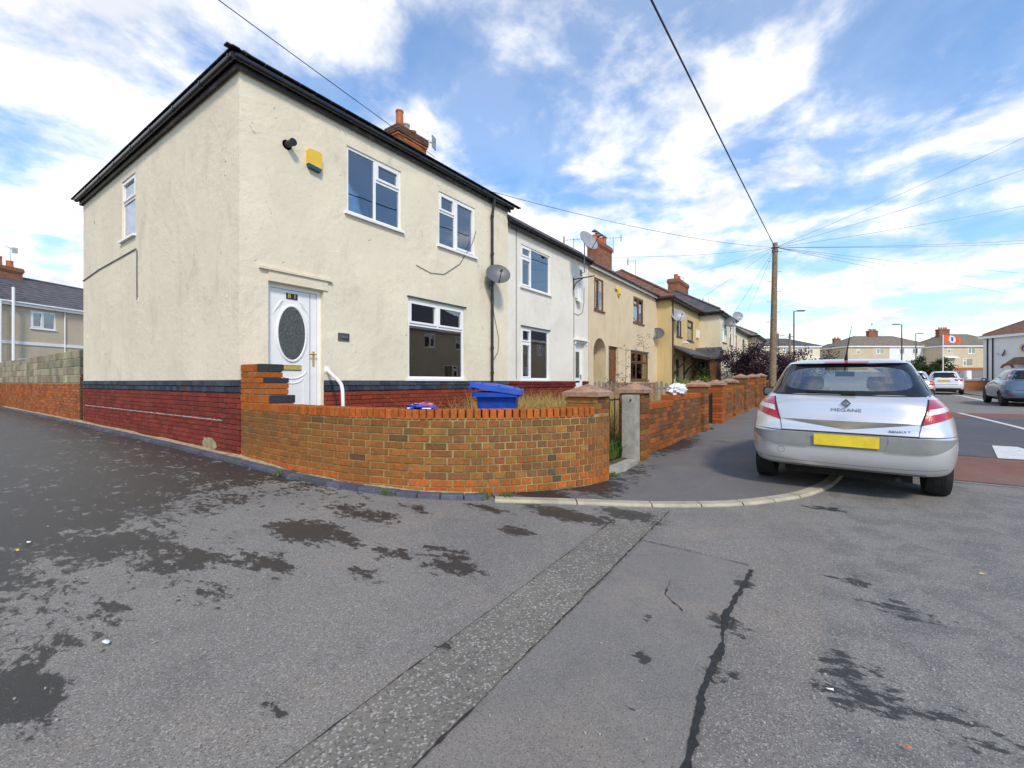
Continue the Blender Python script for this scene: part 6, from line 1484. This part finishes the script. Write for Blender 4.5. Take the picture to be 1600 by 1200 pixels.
# bumper: grey strip in two halves and a recess for the plate
for sg in (-1, 1):
    def strip(u, v):
        x = .33 + (mg.W(.6) * .955 - .33) * u; zb = .505 + .145 * max(0, (u - .30) / .70) ** 3.0; zt = .655; return sg * x, zb + (zt - zb) * v, .012
    mg.add('bumper_strip', mg.patch(strip, 26, 6), M_bump)
    mg.add('strip_end', mg.quad([(sg * .305, .51), (sg * .332, .51), (sg * .332, .655), (sg * .345, .655)], .0125, 2, 4), M_bump)
    mg.add('corner_panel_line', mg.patch(lambda u, v: (sg * (.555 + (mg.W(.64) * .985 - .555) * u), .664 + .004 * v + .012 * u, .004), 20, 1), M_under)
mg.add('plate_recess', mg.quad([(-.32, .513), (.32, .513), (.335, .658), (-.335, .658)], .009, 14, 5), M_bump)
MB().box(-.265, .265, mg.yr(0, .55) - .030, mg.yr(0, .55) - .018, .538, .650).build('number_plate', M_plate, mg.t)
mg.add('bumper_lip', mg.patch(lambda u, v: ((2 * u - 1) * mg.W(.345) * .90, .345 + .004 * v + .03 * (2 * u - 1) ** 4, .004), 40, 1), M_bump)
mg.add('bumper_valance', mg.patch(lambda u, v: ((2 * u - 1) * .62, .275 + .03 * v, .004), 24, 3), M_bump)
mg.add('tow_cover', mg.patch(ringfn(sup(-.56, .455, .034, .034, .034, 2.0), sup(-.56, .455, .030, .030, .030, 2.0), .0045), 28, 1), M_bump)
MB().tube([(.42, .10, .235), (.42, .40, .235)], .024, 10).build('exhaust', M_under, mg.t); MB().box(-.5, .45, .45, 1.0, .19, .30).build('silencer', M_under, mg.t)
yb = mg.yr(0, .925)
ebm = MB(); o_, i_ = .050, .028
dm = lambda k: [(k * .86, 0), (0, k), (-k * .86, 0), (0, -k)]
ebm.grid([[(x, -.005, z * .95) for x, z in dm(o_)] + [(o_ * .86, -.005, 0)], [(x, -.010, z * .95) for x, z in dm(.040)] + [(.040 * .86, -.010, 0)], [(x, -.005, z * .95) for x, z in dm(i_)] + [(i_ * .86, -.005, 0)]])
ebm.q((-.030, -.004, .012), (0, -.006, .030), (.030, -.004, .012), (0, -.004, -.008)); eb = ebm.build('badge', M_chrome, mg.t, fix=False); eb.location = (0, yb - .004, .968); eb.rotation_euler = (-.24, 0, 0)
for txt, size, x, z, sxw in (('MEGANE', .052, 0, .897, 1.25), ('RENAULT', .034, .42, .706, 1.1)):
    me = text_mesh(txt, size, .0015); me.materials.append(M_chrome); o = bpy.data.objects.new('lettering', me); COL.objects.link(o); o.parent = mg.t
    o.location = (x, mg.yr(x, z) - .0085, z); o.rotation_euler = (R(90) - (.13 if x == 0 else 0), 0, .07 if x else 0); o.scale = (sxw, 1, 1)
wz = 1.072; MB().tube([(.02, mg.yr(.02, wz) - .03, wz + .004), (-.20, mg.yr(-.2, wz) - .03, wz + .014), (-.36, mg.yr(-.36, 1.09) - .025, wz + .014)], [.011, .009, .006], 6).box(-.04, .08, mg.yr(0, wz) - .045, mg.yr(0, wz), wz - .015, wz + .015).build('rear_wiper', M_under, mg.t)
MB().tube([(0, .62, 1.425), (0, .60, 1.455), (.005, .57, 1.50), (.03, .53, 1.70), (.045, .515, 1.80)], [.018, .013, .007, .0035, .002], 8).build('roof_aerial', M_under, mg.t, smooth=True)
for sg in (-1, 1):
    mr_ = MB(); c = Vector((sg * (.97 if sg < 0 else .90), 2.78, 1.0)); mr_.grid([[c + Vector((x, y, z)) for x, z in rr(w, h_, .03)] for y, w, h_ in ((-.05, .085, .055), (-.045, .10, .07), (.04, .09, .06), (.09, .05, .03))], close=True); mo = mr_.build('door_mirror', M_under, mg.t, smooth=True, fix=False)
    mf = MB(); mf.q(*[c + Vector((x, -.051, z)) for x, z in rr(.08, .05, .03)]); mf.build('mirror_glass', M_chrome, mo, fix=False); MB().tube([(sg * .80, 2.78, .98), (sg * .90, 2.76, .99)], .02, 6).build('mirror_arm', M_under, mo)
mg.interior()

# -------- the other cars
def hatch(name, label, loc, yaw, body, kind, roll=0, pitch=.0122):
    sc = Car(name, label, loc, yaw, [(z, y * (.9 if kind == 'focus' else 1.0) + (0 if z < 1.03 else (.02 if kind == 'focus' else -.02 * 0))) for z, y in REAR], [(z, w * 1.02) for z, w in WID], FRNT, 5.0, 3.4, body, pitch, roll)
    W_ = sc.W; Gb, Gt = (1.0, 1.37) if kind == 'focus' else (1.04, 1.37)
    sc.shell([], 40, 22)
    o0 = sup(0, (Gb + Gt) / 2, W_(Gb) - (.15 if kind == 'focus' else .05), W_(Gt) - (.12 if kind == 'focus' else .04), (Gt - Gb) / 2, 9); sc.add('rear_screen', sc.patch(ringfn(o0, lambda a: (0, (Gb + Gt) / 2), .006), 48, 6), M_frit)
    a0 = lambda z: .55 + (z - 1.02) * 1.0; a1 = lambda z: 2.98 - (z - 1.02) * 1.95
    for sg in (-1, 1):
        for q0, q1, nm in ((.0, .20, 'quarter_window'), (.23, .58, 'rear_door_window'), (.61, 1.0, 'front_door_window')):
            sc.add(nm, sc.patch(lambda u, v: (a0(1.02 + .33 * v) + (a1(1.02 + .33 * v) - a0(1.02 + .33 * v)) * (q0 + (q1 - q0) * u), 1.02 + .33 * v, .006), 10, 6, 'side', sg), M_frit)
        for yy, y2 in ((1.02, 1.10), (1.86, 1.90), (2.92, 2.96)): sc.add('door_seam', sc.patch(lambda u, v: (yy + (y2 - yy) * (1 - v) + .006 * u, .32 + .68 * v, .004), 1, 12, 'side', sg), M_under)
        for yy in (1.22, 2.10): MB().box(sg * (sc.xs(yy, .86) + .004) - .012, sg * (sc.xs(yy, .86) + .004) + .012, yy, yy + .2, .86, .89).build('door_handle', body, sc.t)
        c = Vector((sg * .98, 2.72, 1.02)); mo = MB().grid([[c + Vector((x, y, z)) for x, z in rr(w, h_, .03)] for y, w, h_ in ((-.05, .085, .055), (-.045, .10, .07), (.04, .09, .06), (.09, .05, .03))], close=True).build('door_mirror', body, sc.t, smooth=True)
        if kind == 'focus':
            q = [(sg * (W_(1.0) - .075), .985), (sg * W_(.99) * .985, .985), (sg * W_(1.33) * .985, 1.33), (sg * (W_(1.33) - .075), 1.33)]; tl_ = sc.add('tail_light', sc.quad(q, .010, 6, 10), M_lred)
            sc.add('reverse_lens', sc.quad([(a * .995, z) for a, z in [(q[0][0], 1.10), (q[1][0], 1.10), (q[2][0] * 1.06, 1.22), (q[3][0] * 1.05, 1.22)]], .013, 5, 5), M_lwhite, tl_)
            sc.add('reflector', sc.quad([(sg * .60, .40), (sg * .80, .42), (sg * .80, .47), (sg * .60, .46)], .008, 6, 2), M_lred)
        elif kind == 'audi':
            q = [(sg * .50, .86), (sg * W_(.85) * .99, .83), (sg * W_(.97) * .985, .965), (sg * .46, .965)]; tl_ = sc.add('tail_light', sc.quad(q, .008, 10, 5), M_lred)
        else:
            q = [(sg * .62, .74), (sg * W_(.8) * .992, .78), (sg * W_(.98) * .985, .99), (sg * .68, .99)]; tl_ = sc.add('tail_light', sc.quad(q, .008, 10, 8), M_lred); sc.add('indicator_lens', sc.quad([(q[0][0] * 1.02, .80), (q[1][0] * .995, .82), (q[2][0] * .99 if 0 else q[1][0] * .99, .90), (q[0][0] * 1.06, .90)], .012, 6, 4), M_lamber, tl_)
    pz = {'focus': .80, 'audi': .86, 'other': .52}[kind]; MB().box(-.26, .26, sc.yr(0, pz) - .022, sc.yr(0, pz) - .010, pz - .056, pz + .056).build('number_plate', M_plate, sc.t)
    sc.add('bumper_valance', sc.patch(lambda u, v: ((2 * u - 1) * W_(.3) * .97, .275 + (.13 if kind == 'audi' else .06) * v, .006), 24, 4), M_under)
    sc.add('hatch_seam', sc.quad([(-.62, .635), (.62, .635), (.62, .645), (-.62, .645)], .006, 20, 1), M_under); sc.add('windscreen', sc.patch(lambda u, v: ((2 * u - 1) * (W_(1.01 + .36 * v) - .05), 1.01 + .36 * v, .006), 14, 5, 'front'), M_frit)
    return sc
hatch('parked_car', 'steel blue hatchback parked at the right edge beside the white building', (6.35, 24.75, g(6.3, 25)), R(-2), M_carblue, 'focus')
p_ = c2s(X_(1475, 27.6), 27.6); hatch('moving_car', 'white hatchback rounding the bend in front of the low brick wall', (p_.x, p_.y, .42), R(-9), M_carwhite, 'audi')
p_ = c2s(X_(1424, 21.6), 21.6); hatch('moving_car', 'silver car mostly hidden behind the near silver hatchback', (p_.x, p_.y, .29), R(-3), M_silver, 'other')
